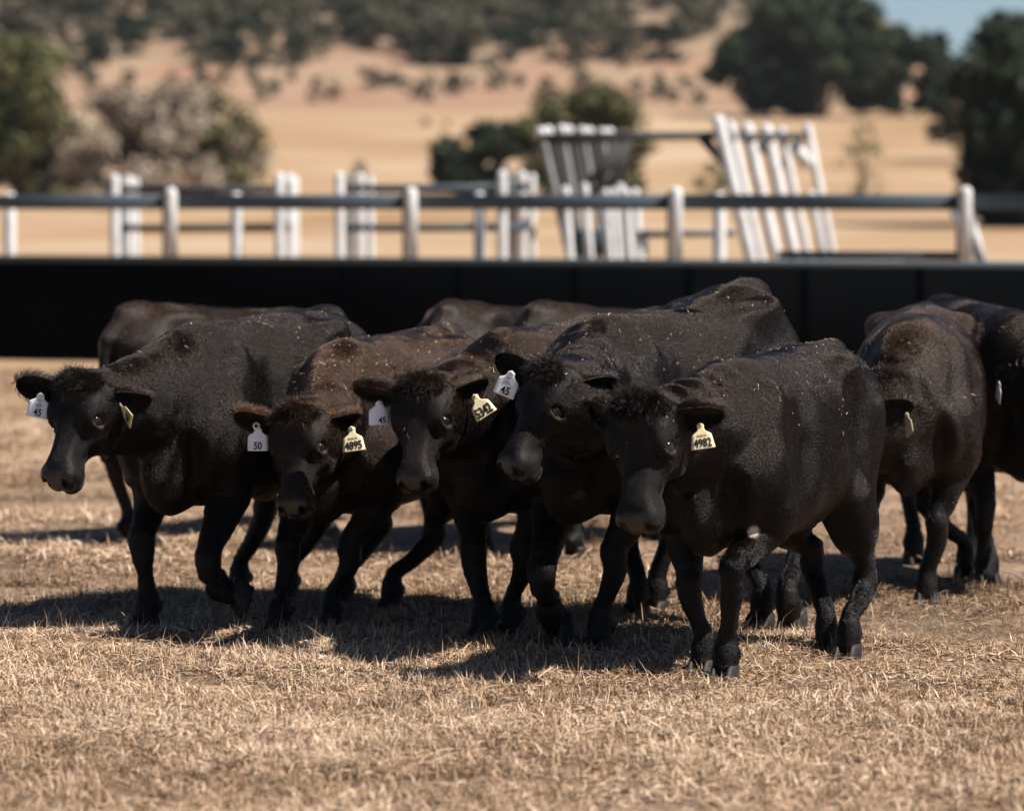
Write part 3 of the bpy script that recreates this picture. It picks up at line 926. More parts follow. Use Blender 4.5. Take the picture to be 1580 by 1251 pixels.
def cow(label, front, theta, sc, head, legs=None, ears=None, tags=(), brown=0.15, res=0.010, hairs=60000, flecks=120, spot=None, seed=1, group="black cattle walking in the paddock", gait=None, dz=0.0, bulk=1.0, hair_w=1.0, rump=0.0):
    """front: (px, py) of the ground point between the front feet; theta: degrees the cow is turned from facing the camera, + towards image left.
    head: dict(poll=(px,py), fwd=local x of the poll, axis=world direction poll->muzzle, face=world direction the forehead faces, size)"""
    r = np.random.default_rng(seed)
    th = R(theta)
    F = np.array([-math.sin(th), -math.cos(th), 0.0])          # forward
    Lf = np.array([-F[1], F[0], 0.0])                          # the cow's own left
    g0 = on_flat(*front)
    O = g0 - F * 0.45 * sc; O[2] = 0.0
    Wm = np.stack([F, Lf, [0, 0, 1.0]])                        # rows: local axes in world
    toL = lambda p: Wm @ (np.asarray(p, float) - O)
    dirL = lambda v: Wm @ unit(v)
    def ray_at_x(px, py, lx):
        d = ray(px, py); t = (lx + F @ (O - CAM)) / (F @ d)
        return toL(CAM + d * t)
    # ---- skeleton
    hs = head.get('size', 1.0) * sc
    Pp = ray_at_x(*head['poll'], head['fwd'] * sc)
    A = dirL(head['axis']); N = dirL(head['face']); N = unit(N - A * (N @ A)); U = np.cross(N, A)
    # U must point to the cow's own left side of the head
    HB = np.stack([A, U, N])
    TL = 0.87
    H = lambda t, u_, v: Pp + hs * (A * t * TL + U * u_ + N * v)
    muzzle = H(0.52, 0, -0.1)
    # ---- legs
    spec = {'FR': (0.45, -0.135), 'FL': (0.45, 0.135), 'HR': (-0.62, -0.14), 'HL': (-0.62, 0.14)}
    legs = legs or {}
    chains = []
    for kx, (bx, by) in spec.items():
        lg = legs.get(kx, {})
        lx = (bx + lg.get('dx', 0)) * sc
        ly = by * sc + lg.get('dy', 0)
        lift = lg.get('lift', 0.0)
        if 'px' in lg:
            d = ray(lg['px'], 900); t = (lx + F @ (O - CAM)) / (F @ d); ly = toL(CAM + d * t)[1]
        hoof = np.array([lx, ly, lift + 0.0])
        flex = R(lg.get('flex', -12 if lift == 0 else 75))      # lean of the pastern, back = +
        # pastern: from fetlock down to the hoof
        pd = np.array([-math.sin(flex), 0, -math.cos(flex)])
        fet = hoof - pd * 0.105 * sc
        if lift == 0: fet[2] = 0.125 * sc
        if 'pdir' in lg: pd = unit(lg['pdir'])
        if 'fet' in lg: fet = ray_at_x(lg['fet'][0], lg['fet'][1], (bx + lg['fet'][2]) * sc)
        sg = -1 if kx[1] == 'R' else 1
        if kx[0] == 'F':
            sh = np.array([0.45, sg * 0.13, 0.80]) * sc
            el = np.array([0.38, sg * 0.165, 0.60]) * sc
            if lg.get('el'): el = el + np.array(lg['el']) * sc
            kn = ik2(el, fet, 0.275 * sc, 0.215 * sc, np.array([1.0, 0, 0.0]))
            if 'knee' in lg: kn = ray_at_x(lg['knee'][0], lg['knee'][1], (bx + lg['knee'][2]) * sc)
            ch = [(sh, .125), (el, .090), (el * .5 + kn * .5, .059), (kn + (0, 0, .045 * sc), .043), (kn - (0, 0, .02 * sc), .042), (kn * .5 + fet * .5, .030), (fet + (0, 0, .04 * sc), .033), (fet, .039)]
        else:
            sf_ = np.array([-0.45, sg * 0.165, 0.63]) * sc
            hk = ik2(sf_, fet, 0.335 * sc, 0.315 * sc, np.array([-1.0, 0, 0.1]))
            ch = [(sf_, .100), (sf_ * .70 + hk * .30, .079), (sf_ * .35 + hk * .65, .053), (hk + (0.01 * sc, 0, .045 * sc), .042), (hk, .042), (hk * .5 + fet * .5, .032), (fet + (0, 0, .04 * sc), .034), (fet, .039)]
        chains.append((kx, ch, fet, hoof, pd, lift))
    # ---- the field
    pts = [Pp, muzzle, np.array([-0.95, -0.42, -0.02]) * sc, np.array([0.7, 0.42, 1.3]) * sc] + [c[3] for c in chains] + [H(0.2, .2, 0.1), H(.2, -.2, -.3)]
    lo = np.min(pts, 0) - 0.15; hi = np.max(pts, 0) + 0.15; lo[2] = -0.02
    fld = Field(lo, hi, res)
    tr = np.array(TRUNK) * sc; tr[:, 3] *= bulk; tr[:, 1] += dz; tr[:, 2] += rump * sstep(-0.25 * sc, -0.60 * sc, tr[:, 0]) if rump else 0
    fld.loft((0, 0, 0), np.eye(3), tr, 2.25, 0.0, -0.10, 0.14)
    S = lambda *v: np.array(v, float) * sc
    for sg in (-1, 1):
        fld.ell(S(0.40, sg * 0.158, 0.83), S(0.125, 0.085, 0.27), 0.045 * sc, [[0.94, 0, 0.33], [0, 1, 0], [-0.33, 0, 0.94]])        # shoulder
        fld.ell(S(0.53, sg * 0.125, 0.75), S(0.105, 0.085, 0.13), 0.05 * sc)                                                        # point of shoulder
        fld.ell(S(-0.60, sg * 0.135, 0.88), S(0.19, 0.110, 0.25), 0.07 * sc, [[0.92, 0, 0.39], [0, 1, 0], [-0.39, 0, 0.92]])      # haunch
        fld.ell(S(-0.42, sg * 0.180, 1.105), S(0.10, 0.055, 0.060), 0.08 * sc) if not rump else fld.ell(S(-0.50, sg * 0.15, 1.12 + rump * .8), S(0.12, 0.055, 0.060), 0.08 * sc)                                                    # hook bone
        fld.ell(S(-0.79, sg * 0.08, 1.02), S(0.07, 0.05, 0.06), 0.06 * sc)                                                       # pin bone
    fld.ell(S(0.55, 0, 0.625), S(0.15, 0.080, 0.150), 0.06 * sc)                                                                  # brisket
    fld.ell(S(-0.72, 0, 1.165 + rump), S(0.11, 0.05, 0.05), 0.05 * sc)                                                                 # tail head
    for sg in (-1, 1):                                                                                                           # hollows: behind the shoulder, flank, above the elbow
        fld.ell(S(0.17, sg * 0.300, 0.92), S(0.07, 0.085, 0.27), 0.07 * sc, None, True)
        fld.ell(S(-0.36, sg * 0.312, 0.90), S(0.11, 0.10, 0.20), 0.08 * sc, None, True)
        fld.ell(S(0.66, sg * 0.135, 0.66), S(0.10, 0.055, 0.13), 0.05 * sc, None, True)
        fld.ell(S(-0.10, sg * 0.20, 0.455), S(0.3, 0.07, 0.05), 0.06 * sc, None, True)
        fld.ell(S(-0.25, sg * 0.15, 1.245), S(0.30, 0.075, 0.045), 0.06 * sc, None, True)
        fld.ell(S(-0.60, sg * 0.31, 1.11), S(0.13, 0.09, 0.07), 0.09 * sc, None, True)
        fld.ell(S(0.57, sg * 0.245, 1.00), S(0.06, 0.085, 0.17), 0.06 * sc, None, True)
    for kx, ch, fet, hoof, pd, lift in chains:
        pp = np.array([c[0] for c in ch]); rr = np.array([c[1] for c in ch])
        cu_ = np.concatenate([[0], np.cumsum(np.linalg.norm(np.diff(pp, axis=0), axis=1) + 1e-4)])
        tt = np.linspace(0, cu_[-1], 22)
        sp = np.stack([smooth_interp(tt, cu_, pp[:, c]) for c in range(3)], -1); sr = smooth_interp(tt, cu_, rr) * sc
        for k_ in range(21):
            fld.cone(sp[k_], sp[k_ + 1], sr[k_], sr[k_ + 1], 0.05 * sc if k_ < 6 else 0.006)
        fld.cone(fet, fet + pd * 0.05 * sc, .037 * sc, .043 * sc, 0.03 * sc)
        if kx[0] == 'H':
            hk = ch[4][0]; fld.cone(S(-0.66, ch[0][0][1] / sc * 0.80, 0.80), hk + S(0.03, 0, 0.17), .095 * sc, .036 * sc, 0.04 * sc); fld.ell(hk + S(-0.035, 0, 0.035), S(0.04, 0.026, 0.05), 0.02 * sc); fld.ell(hk + S(0.008, 0, -0.01), S(0.04, 0.044, 0.05), 0.02 * sc)
        else:
            kn = ch[3][0]; fld.ell(kn + S(0.016, 0, -0.012), S(0.034, 0.046, 0.052), 0.015 * sc)
        fld.ell(fet + S(-0.045, 0, -0.012), S(0.025, 0.035, 0.025), 0.02 * sc)                                                   # dew claws
    # tail
    tx = -0.84 * sc
    tp = [S(-0.80, 0, 1.14), S(-0.89, 0, 1.05), S(-0.915, 0.01, 0.85), S(-0.90, 0.02, 0.62), S(-0.89, 0.03, 0.46)]
    for (a, b_), (ra, rb) in zip(zip(tp[:-1], tp[1:]), ((.04, .032), (.032, .026), (.026, .036), (.040, .018))):
        fld.cone(a, b_, ra * sc, rb * sc, 0.02 * sc)
    # neck: three strands between shoulders and head
    p0, p1 = S(0.38, 0, 0.885), S(0.60, 0, 0.94)
    hb = H(0.075, 0, -0.125)
    p2 = hb - N * 0.20 * hs - A * 0.02 * hs; p2[2] += 0.01
    ts = np.linspace(0, 1, 8)
    bez = [(1 - t) ** 3 * p0 + 3 * (1 - t) ** 2 * t * p1 + 3 * (1 - t) * t * t * p2 + t ** 3 * hb for t in ts]
    up_end = unit(-0.75 * A + 0.66 * N)
    for i in range(len(ts) - 1):
        sec = []
        for j in (i, i + 1):
            t = ts[j]
            tg = unit(bez[min(j + 1, 7)] - bez[max(j - 1, 0)])
            up = unit((1 - t) * np.array([0, 0, 1.0]) + t * up_end); up = unit(up - tg * (up @ tg))
            rl_ = (0.165 * (1 - t) ** 1.2 + 0.100 * (1 - (1 - t) ** 1.2)) * sc
            ve = (0.265 * (1 - t) + 0.135 * t) * sc
            off = max(ve - rl_, 0.01)
            sec.append((bez[j] + up * off * 0.95, bez[j], bez[j] - up * off * 1.05, rl_))
        (a0, a1, a2, ra), (b0, b1, b2, rb) = sec
        fld.cone(a0, b0, ra * .74, rb * .74, 0.06 * sc); fld.cone(a1, b1, ra, rb, 0.06 * sc); fld.cone(a2, b2, ra * .66, rb * .7, 0.06 * sc)
    # head
    fld.loft(Pp, HB, np.array(HEAD) * hs * [TL, 1, 1, 1.03], 2.5, 0.085 * sc, 0.16, 0.09)
    E3 = lambda *v: np.array(v) * hs
    for sg in (-1, 1):
        fld.ell(H(0.195, sg * 0.078, -0.140), E3(0.085, 0.036, 0.085), 0.025 * hs, HB)                 # cheek muscle
        fld.cone(H(0.060, sg * 0.075, -0.185), H(0.230, sg * 0.066, -0.215), .030 * hs, .022 * hs, 0.03 * hs)   # jaw edge
        fld.ell(H(0.135, sg * 0.088, -0.010), E3(0.050, 0.030, 0.024), 0.035 * hs, HB)                 # brow
        fld.ell(H(0.182, sg * 0.100, -0.050), E3(0.048, 0.026, 0.044), 0.030 * hs, HB)                 # orbit
        fld.ell(H(0.020, sg * 0.050, -0.015), E3(0.045, 0.045, 0.035), 0.04 * hs, HB)                  # poll knobs
        fld.cone(H(0.030, sg * 0.075, -0.060), H(0.032, sg * 0.108, -0.062), .036 * hs, .028 * hs, 0.03 * hs)   # ear root
        fld.cone(H(0.225, sg * 0.086, -0.078), H(0.330, sg * 0.064, -0.096), .016 * hs, .009 * hs, 0.018 * hs)  # facial crest
        fld.ell(H(0.290, sg * 0.088, -0.045), E3(0.070, 0.014, 0.024), 0.035 * hs, HB, True)           # hollow beside the nose
        fld.ell(H(0.330, sg * 0.092, -0.150), E3(0.070, 0.020, 0.030), 0.035 * hs, HB, True)            # hollow behind the lips
        fld.ell(H(0.472, sg * 0.050, -0.064), E3(0.040, 0.028, 0.038), 0.022 * hs, HB)                 # nostril wing
        fld.ell(H(0.448, sg * 0.050, -0.118), E3(0.055, 0.028, 0.034), 0.03 * hs, HB)                  # upper lip pad
        fld.ell(H(0.182, sg * 0.122, -0.051), E3(0.026, 0.022, 0.034), 0.010 * hs, HB, True)           # eye opening
        fld.cone(H(0.158, sg * 0.110, -0.026), H(0.155, sg * 0.115, -0.074), .008 * hs, .007 * hs, 0.008 * hs)  # upper lid
        fld.cone(H(0.204, sg * 0.112, -0.034), H(0.204, sg * 0.117, -0.072), .008 * hs, .007 * hs, 0.008 * hs)  # lower lid
        fld.cone(H(0.225, sg * 0.108, -0.040), H(0.222, sg * 0.112, -0.078), .005 * hs, .004 * hs, 0.008 * hs, True)  # crease under the eye
        fld.cone(H(0.498, sg * 0.050, -0.048), H(0.522, sg * 0.052, -0.092), .013 * hs, .022 * hs, 0.004 * hs, True)   # nostril
        fld.cone(H(0.520, sg * 0.054, -0.092), H(0.496, sg * 0.086, -0.094), .015 * hs, .006 * hs, 0.004 * hs, True)
        fld.cone(H(0.520, 0, -0.136), H(0.385, sg * 0.074, -0.136), .007 * hs, .005 * hs, 0.008 * hs, True)   # mouth
    fld.ell(H(0.455, 0, -0.168), E3(0.052, 0.052, 0.030), 0.02 * hs, HB)                              # chin
    fld.cone(H(0.535, 0, -0.085), H(0.515, 0, -0.130), .006 * hs, .004 * hs, 0.010 * hs, True)           # groove under the nose
    fld.ell(H(0.17, 0, 0.030), E3(0.07, 0.035, 0.016), 0.03 * hs, HB, True)                           # dish of the forehead
    fld.cone(H(0.05, 0, 0.012), H(0.02, 0, 0.03), .045 * hs, .035 * hs, 0.05 * hs)                    # top knot
    V, Q = fld.skin()
    # organic unevenness: low rolls and upright neck folds
    Nv = vert_normals(V, Q)
    nd = (V - p0) @ unit(hb - p0) / np.linalg.norm(hb - p0)
    neckm = np.clip(1 - np.abs(nd - 0.5) / 0.55, 0, 1) * (V[:, 0] > 0.2 * sc)
    headc = np.stack([(V - Pp) @ A / TL, (V - Pp) @ U, (V - Pp) @ N], -1) / hs
    inhead = ((headc[:, 0] > -0.06) & (np.abs(headc[:, 1]) < 0.2) & (headc[:, 2] > -0.24) & (headc[:, 2] < 0.1) & (headc[:, 0] < 0.56))
    neckm = neckm * (~inhead)
    along = (V - p0) @ unit(hb - p0)
    fold = 1.5 * np.sin(along * 55 + 14 * fbm(V + seed, 4.0, 2)) * (fbm(V * [1, 1, .4] + seed, 6.0, 2) - 0.28)
    V = V + Nv * (0.013 * (fbm(V + seed * 3.1, 7.0, 2) - 0.5) * (~inhead) + 0.010 * neckm * fold)[:, None] * sc
    # ears
    parts_V, parts_Q = [V], [Q]; nv = len(V)
    ears = ears or {}
    ear_at = {}
    for sd in ('R', 'L'):
        sg = -1 if sd == 'R' else 1
        eo = ears.get(sd, {})
        base = H(0.035, sg * 0.085, -0.055)
        if 'dir' in eo: e = dirL(eo['dir'])
        else: e = unit(U * sg * 0.93 - A * 0.12 - N * 0.30)
        if 'open' in eo: op = dirL(eo['open'])
        else: op = unit(N * 0.75 + A * 0.55 + U * sg * 0.1)
        ln = eo.get('len', 0.225) * hs
        ev, eq = ear_shape(base, e, op, ln, eo.get('w', 0.059) * hs)
        parts_V.append(ev); parts_Q.append(eq + nv); nv += len(ev)
        op = unit(op - e * (op @ e))
        ear_at[sd] = (base, e, op, ln)
    V0n = len(V)
    V = np.concatenate(parts_V); Q = np.concatenate(parts_Q)
    Nv = vert_normals(V, Q)
    # ---- attributes
    hc = np.stack([(V - Pp) @ A / TL, (V - Pp) @ U, (V - Pp) @ N], -1) / hs
    isear = np.arange(len(V)) >= V0n
    nose = np.clip((hc[:, 0] - 0.455) / 0.02, 0, 1) * np.clip((0.56 - hc[:, 0]) / 0.01, 0, 1) * (np.abs(hc[:, 1]) < 0.1) * np.clip((hc[:, 2] + 0.125) / 0.01, 0, 1) * np.clip((0.0 - hc[:, 2]) / 0.01, 0, 1) * (~isear)
    nos = np.min([np.linalg.norm((hc - np.array([0.512, sg * 0.050, -0.082])) * [1, 1, .8], axis=1) for sg in (-1, 1)], 0)
    nos = np.clip((0.030 - nos) / 0.008, 0, 1) * (~isear)  # mask for the shade painted into the nostril recess
    de = np.min([np.linalg.norm((hc - np.array([0.180, sg * 0.110, -0.052])) * [1, .8, 1], axis=1) for sg in (-1, 1)], 0)
    lid = np.clip((0.042 - de) / 0.012, 0, 1) * (~isear)
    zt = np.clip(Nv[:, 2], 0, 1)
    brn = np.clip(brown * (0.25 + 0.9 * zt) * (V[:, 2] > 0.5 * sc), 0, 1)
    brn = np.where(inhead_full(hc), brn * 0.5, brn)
    spv = np.zeros(len(V))
    if spot is not None:
        Wv = V @ Wm + O; rel = Wv - CAM; dep = rel @ CF
        qx = 790 + FPX * rel[:, 0] / dep; qy = 625.5 - FPX * (rel @ CU) / dep
        sp = V[np.argmin(dep + 0.02 * np.hypot(qx - spot[0], qy - spot[1]))]
        spv = np.clip((0.021 - np.linalg.norm((V - sp) * [1, 1, .65], axis=1) + 0.016 * (fbm(V, 60, 2) - .5)) / 0.006, 0, 1)
    root = empty("cow", tuple(O - (0, 0, 0.028)))
    # local +x is forward
    root.rotation_euler = (0, 0, math.atan2(F[1], F[0]))
    tag(root, label, "cow", group)
    me = np_mesh("body", V, [Q])
    point_attr(me, 'nose', nose); point_attr(me, 'lid', lid); point_attr(me, 'brown', brn); point_attr(me, 'spot', spv); point_attr(me, 'nostril', nos)
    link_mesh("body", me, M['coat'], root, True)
    # ---- eyes
    for sg in (-1, 1):
        bm = bmesh.new(); bmesh.ops.create_uvsphere(bm, u_segments=24, v_segments=16, radius=0.030 * hs)
        em = bpy.data.meshes.new("eye"); bm.to_mesh(em); bm.free()
        eo = link_mesh("eye", em, [M['eye'], M['eye_white']], root, True); eo.location = H(0.182, sg * 0.1000, -0.050)
        od = unit(U * sg * 0.88 + N * 0.46 - A * 0.10)
        for pl in em.polygons: pl.material_index = int(np.dot(np.array(pl.center) / (0.030 * hs), od) < 0.50)
    # ---- hooves
    for kx, ch, fet, hoof, pd, lift in chains:
        cv, cq, ct = CLAW
        c = cv * sc * 0.90
        if lift > 0:
            up = -pd; fw = unit(np.array([1.0, 0, 0]) - up * up[0]) if abs(up[0]) < 0.95 else np.array([0, 0, -1.0])
            fw = unit(np.array([math.cos(math.atan2(-pd[0], -pd[2])), 0, -math.sin(math.atan2(-pd[0], -pd[2]))]))
            sdv = np.cross(up, fw)
            c = c[:, :1] * fw + c[:, 1:2] * sdv + c[:, 2:] * up + fet + pd * 0.125 * sc
        else:
            c = c + np.array([hoof[0] + 0.012, hoof[1], 0.004])
        hm = np_mesh("hoof", c, [cq, ct]); link_mesh("hoof", hm, M['hoof'], root, True)
    # ---- coat hair
    if hairs:
        wv = np.ones(len(V)); low = V[:, 2] < 0.45 * sc
        topl = np.clip((Nv[:, 2] - 0.1) * 1.3, 0, 1)
        pollm = np.exp(-((hc[:, 0] - 0.02) / 0.05) ** 2 - (hc[:, 1] / 0.11) ** 2) * (hc[:, 2] > -0.13) * (~isear)
        wv = np.where(low, 0.45, 1.0) * (1 - nose) * (1 - np.clip(lid * 1.5, 0, 1)) + 0.5 * topl + 4.0 * pollm
        wv = wv * np.where(inhead_full(hc), 1.3, 1.0)
        camL = toL(CAM)
        vis = np.clip(np.sum(Nv * unit_rows(camL - V), 1) * 4 + 1.2, 0.05, 1)       # fewer hairs where the far flank is
        P_, N_, vi = sample(V, Q, hairs, r, (wv * vis)[Q[:, 0]])
        hh = hc[vi]; ih = inhead_full(hh); er = isear[vi]
        D_ = np.tile(np.array([-0.75, 0, -0.65]), (len(P_), 1))
        tl = topl[vi]; D_[tl > 0.6] = (-1.0, 0, -0.1)
        nk = (P_[:, 0] > 0.45 * sc) & ~ih; D_[nk] = unit(-(hb - p0) + np.array([0, 0, -0.35]))
        D_[ih] = A; D_[P_[:, 2] < 0.6 * sc] = (-0.15, 0, -1)
        pm = pollm[vi]
        n = len(P_)
        L_ = r.uniform(0.007, 0.015, n) * (1 + 0.5 * tl + 0.25 * nk)
        L_ = np.where(er, L_ * 1.9, L_); L_ = np.where(ih & (pm < 0.3), L_ * 0.60, L_)
        L_ = np.where(pm > .35, r.uniform(0.014, 0.034, n), L_)
        lift_ = np.where(er, 0.7, 0.08 + 0.32 * tl + 0.55 * (pm > 0.35)); lift_ = np.where(ih & (pm < .3), 0.12, lift_)
        # the coat parts and swirls: neighbouring hairs lean together
        sw = np.stack([fbm(P_ + 3.0 * c + seed, 5.5, 3) - 0.5 for c in range(3)], -1) * 3.0
        D_ = unit_rows(D_) + sw + np.where((pm > 0.3)[:, None], np.stack([vnoise(P_ + 5.0 * c, 45.0) - 0.5 for c in range(3)], -1) * 4.5, 0)
        D_ = D_ + 0.07 * r.normal(size=D_.shape)
        D_ = D_ - N_ * np.sum(D_ * N_, 1)[:, None]; D_ = unit_rows(D_)
        lf = (lift_ * r.uniform(0.6, 1.4, n))[:, None]; Lc = L_[:, None]
        dirv = unit_rows(D_ + N_ * lf)
        curl = np.where(pm > 0.35, 0.55, 0.06)[:, None] * r.normal(size=(n, 3))
        mid = P_ + dirv * Lc * 0.5 + N_ * (0.06 * Lc)
        tip = P_ + dirv * Lc - N_ * (0.10 * Lc) + curl * Lc
        hcv = bpy.data.hair_curves.new("coat_hair")
        hcv.add_curves([3] * n)
        hcv.attributes['position'].data.foreach_set('vector', np.stack([P_ - N_ * 0.001, mid, tip], 1).astype(np.float32).ravel())
        rad = np.where(ih, 0.00035, 0.00050) * r.uniform(0.7, 1.3, n) * (1 + 0.5 * (pm > 0.35)) * hair_w
        ra_ = hcv.attributes.get('radius') or hcv.attributes.new('radius', 'FLOAT', 'POINT')
        ra_.data.foreach_set('value', (rad[:, None] * np.array([1.0, 0.85, 0.25])).astype(np.float32).ravel())
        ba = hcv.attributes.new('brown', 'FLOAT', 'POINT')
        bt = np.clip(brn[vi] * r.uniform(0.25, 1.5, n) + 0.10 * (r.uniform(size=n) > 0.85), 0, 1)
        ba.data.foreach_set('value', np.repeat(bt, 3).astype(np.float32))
        sa = hcv.attributes.new('spot', 'FLOAT', 'POINT'); sa.data.foreach_set('value', np.repeat(spv[vi], 3).astype(np.float32))
        hcv.materials.append(M['hair'])
        ho = bpy.data.objects.new("coat_hair", hcv); COL.objects.link(ho); ho.parent = root
    # ---- straw on the back
    if flecks:
        wv = np.clip(Nv[:, 2] + 0.15, 0, 1) ** 1.5 * (V[:, 2] > 0.80 * sc) * np.clip((fbm(V + 3.3 * seed, 7.0, 2) - 0.44) * 6, 0.03, 1)
        P_, N_, vi = sample(V, Q, flecks, r, wv[Q[:, 0]])
        P_ = P_ + N_ * 0.013
        D_ = r.normal(size=P_.shape)
        L_ = r.choice([0.004, 0.008, 0.013, 0.026], flecks, p=[.40, .33, .20, .07]) * r.uniform(0.7, 1.2, flecks)
        W_ = np.full(flecks, 0.0026) * r.uniform(0.5, 1.5, flecks)
        fv, fq, ft = ribbons(P_, N_, D_, L_, W_, np.full(flecks, 0.2), r, 0.3)
        fm = np_mesh("straw_flecks", fv, [fq, ft]); o = link_mesh("straw_flecks", fm, M['straw'], root); o['kind'] = 'stuff'
    # ---- ear tags
    for tg in tags:
        base, e, op, ln = ear_at[tg['ear']]
        at = base + e * ln * tg.get('u', 0.55) + op * 0.012 + np.array([0, 0, -0.012]) * sc
        fc = dirL(tg.get('face', (-0.2, -1, 0.15)))             # where the printed side looks
        roll = R(tg.get('roll', 0)); up = np.array([0, 0, 1.0]); up = unit(up - fc * (up @ fc)); rt = np.cross(up, -fc) * -1
        rt = np.cross(-fc, up) 
        up2 = up * math.cos(roll) + rt * math.sin(roll); rt2 = np.cross(-fc, up2)
        k = tg.get('size', 1.0) * sc * 0.93
        Mx = Matrix(((rt2[0] * k, -fc[0] * k, up2[0] * k, at[0]), (rt2[1] * k, -fc[1] * k, up2[1] * k, at[1]), (rt2[2] * k, -fc[2] * k, up2[2] * k, at[2]), (0, 0, 0, 1)))
        white = tg.get('col', 'white') == 'white'
        pv, pq = plate_mesh(TAG_WHITE if white else TAG_CREAM, bend=tg.get('bend', 0.0))
        to = link_mesh("ear_tag", np_mesh("ear_tag", pv, [pq]), M['tag_white' if white else 'tag_cream'], root)
        to.matrix_local = Mx
        mb = MB(); a = np.linspace(0, 2 * math.pi, 13)[:-1]
        ring = [(0.0085 * math.cos(x), -0.0045, -0.004 + 0.0085 * math.sin(x)) for x in a] + [(0.004 * math.cos(x), -0.0055, -0.004 + 0.004 * math.sin(x)) for x in a] + [(0.009 * math.cos(x), -0.001, -0.004 + 0.009 * math.sin(x)) for x in a]
        mb.add(ring, [(i, (i + 1) % 12, 12 + (i + 1) % 12, 12 + i) for i in range(12)] + [(24 + i, 24 + (i + 1) % 12, (i + 1) % 12, i) for i in range(12)])
        if tg.get('button'):
            bo = mb.build("tag_button", M['ring'], to)
            bo.scale = (tg['button'],) * 3; bo.location = tg.get('bpos', (0, 0, 0))
        else:
            mb.build("tag_button", M['tag_white' if white else 'tag_cream'], to)
        if tg.get('text'):
            w, h = tg.get('tw', 0.05), tg.get('th', 0.028)
            o = link_mesh("tag_number", text_mesh(tg['text'], w, h), M['tag_ink'], to)
            o.location = (tg.get('tx', 0.0), -0.0026, tg.get('tz', -0.068))
        if tg.get('small'):
            o = link_mesh("tag_lettering", text_mesh(tg['small'], 0.034, 0.0075), M['tag_brown'], to); o.location = (0, -0.0026, -0.0435)
        if tg.get('emblem'):
            mb = MB(); a = np.linspace(0, 2 * math.pi, 17)[:-1]
            for rr, w_ in ((0.0092, 0.0012), (0.0052, 0.0011)):
                V_ = [(rr * math.cos(x), -0.0024, -0.042 + rr * math.sin(x)) for x in a] + [((rr - w_) * math.cos(x), -0.0024, -0.042 + (rr - w_) * math.sin(x)) for x in a]
                mb.add(V_, [(i, (i + 1) % 16, 16 + (i + 1) % 16, 16 + i) for i in range(16)])
            for (x0, x1, z0, z1) in ((-.0135, .0135, -.0445, -.0430), (-.009, .009, -.0265, -.0255), (-.009, .009, -.0215, -.0205), (-.009, -.008, -.0265, -.0205), (.008, .009, -.0265, -.0205), (-.003, -.002, -.0265, -.0205), (.003, .004, -.0265, -.0205)):
                mb.add([(x0, -.0025, z0), (x1, -.0025, z0), (x1, -.0025, z1), (x0, -.0025, z1)], [(0, 1, 2, 3)])
            mb.build("tag_emblem", M['tag_faint'], to)
    return root

def inhead_full(hc):
    return (hc[:, 0] > -0.02) & (np.abs(hc[:, 1]) < 0.13) & (hc[:, 2] > -0.24) & (hc[:, 2] < 0.08) & (hc[:, 0] < 0.57)

def unit_rows(v):
    return v / (np.linalg.norm(v, axis=1)[:, None] + 1e-12)

QUICK = False
RS = 0.016 if QUICK else 0.0075
HN = 0 if QUICK else 200000

# A: far left, white tag 45
cow("leftmost black cow, head turned left with a white 45 tag, one forefoot lifted", (283, 975), 25, 1.06,
    dict(poll=(124, 576), fwd=0.98, axis=(-0.27, -0.42, -0.90), face=(-0.50, -0.85, 0.35), size=0.86),
    legs={'FR': dict(px=222, dx=0.02), 'FL': dict(px=352, dx=0.05, lift=0.09, knee=(322, 862, 0.10), fet=(336, 896, 0.0), pdir=(-0.55, 0.75, -0.35)), 'HR': dict(px=366, dx=-0.05), 'HL': dict(px=440, dx=-0.0)},
    ears={'R': dict(dir=(-0.95, -0.1, 0.10), open=(-0.1, -1, -0.4)), 'L': dict(dir=(0.85, 0.30, -0.25), open=(-0.25, -0.8, -0.5))},
    tags=[dict(ear='R', text='45', tw=.030, th=.028, tz=-.069, emblem=True, roll=10, face=(-0.12, -1, 0.1), u=.52, size=1.05), dict(ear='L', text='4451', col='cream', tw=.06, th=.03, face=(-0.80, -.45, -0.35), roll=-40, u=.35)],
    brown=0.12, res=RS, hairs=HN, flecks=130, seed=3)
# B: white 50, cream 4895
cow("brown backed black cow with lowered head, white 50 tag and cream 4895 tag", (515, 977), 22, 1.0,
    dict(poll=(456, 624), fwd=0.96, axis=(-0.07, -0.40, -0.92), face=(-0.42, -0.88, 0.35), size=0.86),
    legs={'FR': dict(px=428, dx=0.12), 'FL': dict(px=508, dx=-0.05), 'HR': dict(px=528, dx=0.15), 'HL': dict(px=602, dx=0.25)},
    ears={'R': dict(dir=(-0.97, -0.05, 0.06), open=(-0.0, -0.75, -0.66)), 'L': dict(dir=(0.80, 0.5, -0.05), open=(-0.1, -0.75, -0.66))},
    tags=[dict(ear='R', text='50', tw=.032, th=.030, tz=-.070, face=(-0.1, -1, 0.1), u=.50, button=1.7, bpos=(-.006, -.001, .014), size=1.05), dict(ear='L', text='4895', small='BAR H', col='cream', tw=.068, th=.034, tz=-.0715, roll=-8, face=(-0.1, -1, 0.25), u=.75, size=1.05)],
    brown=0.55, res=RS, hairs=HN, flecks=330, seed=5)
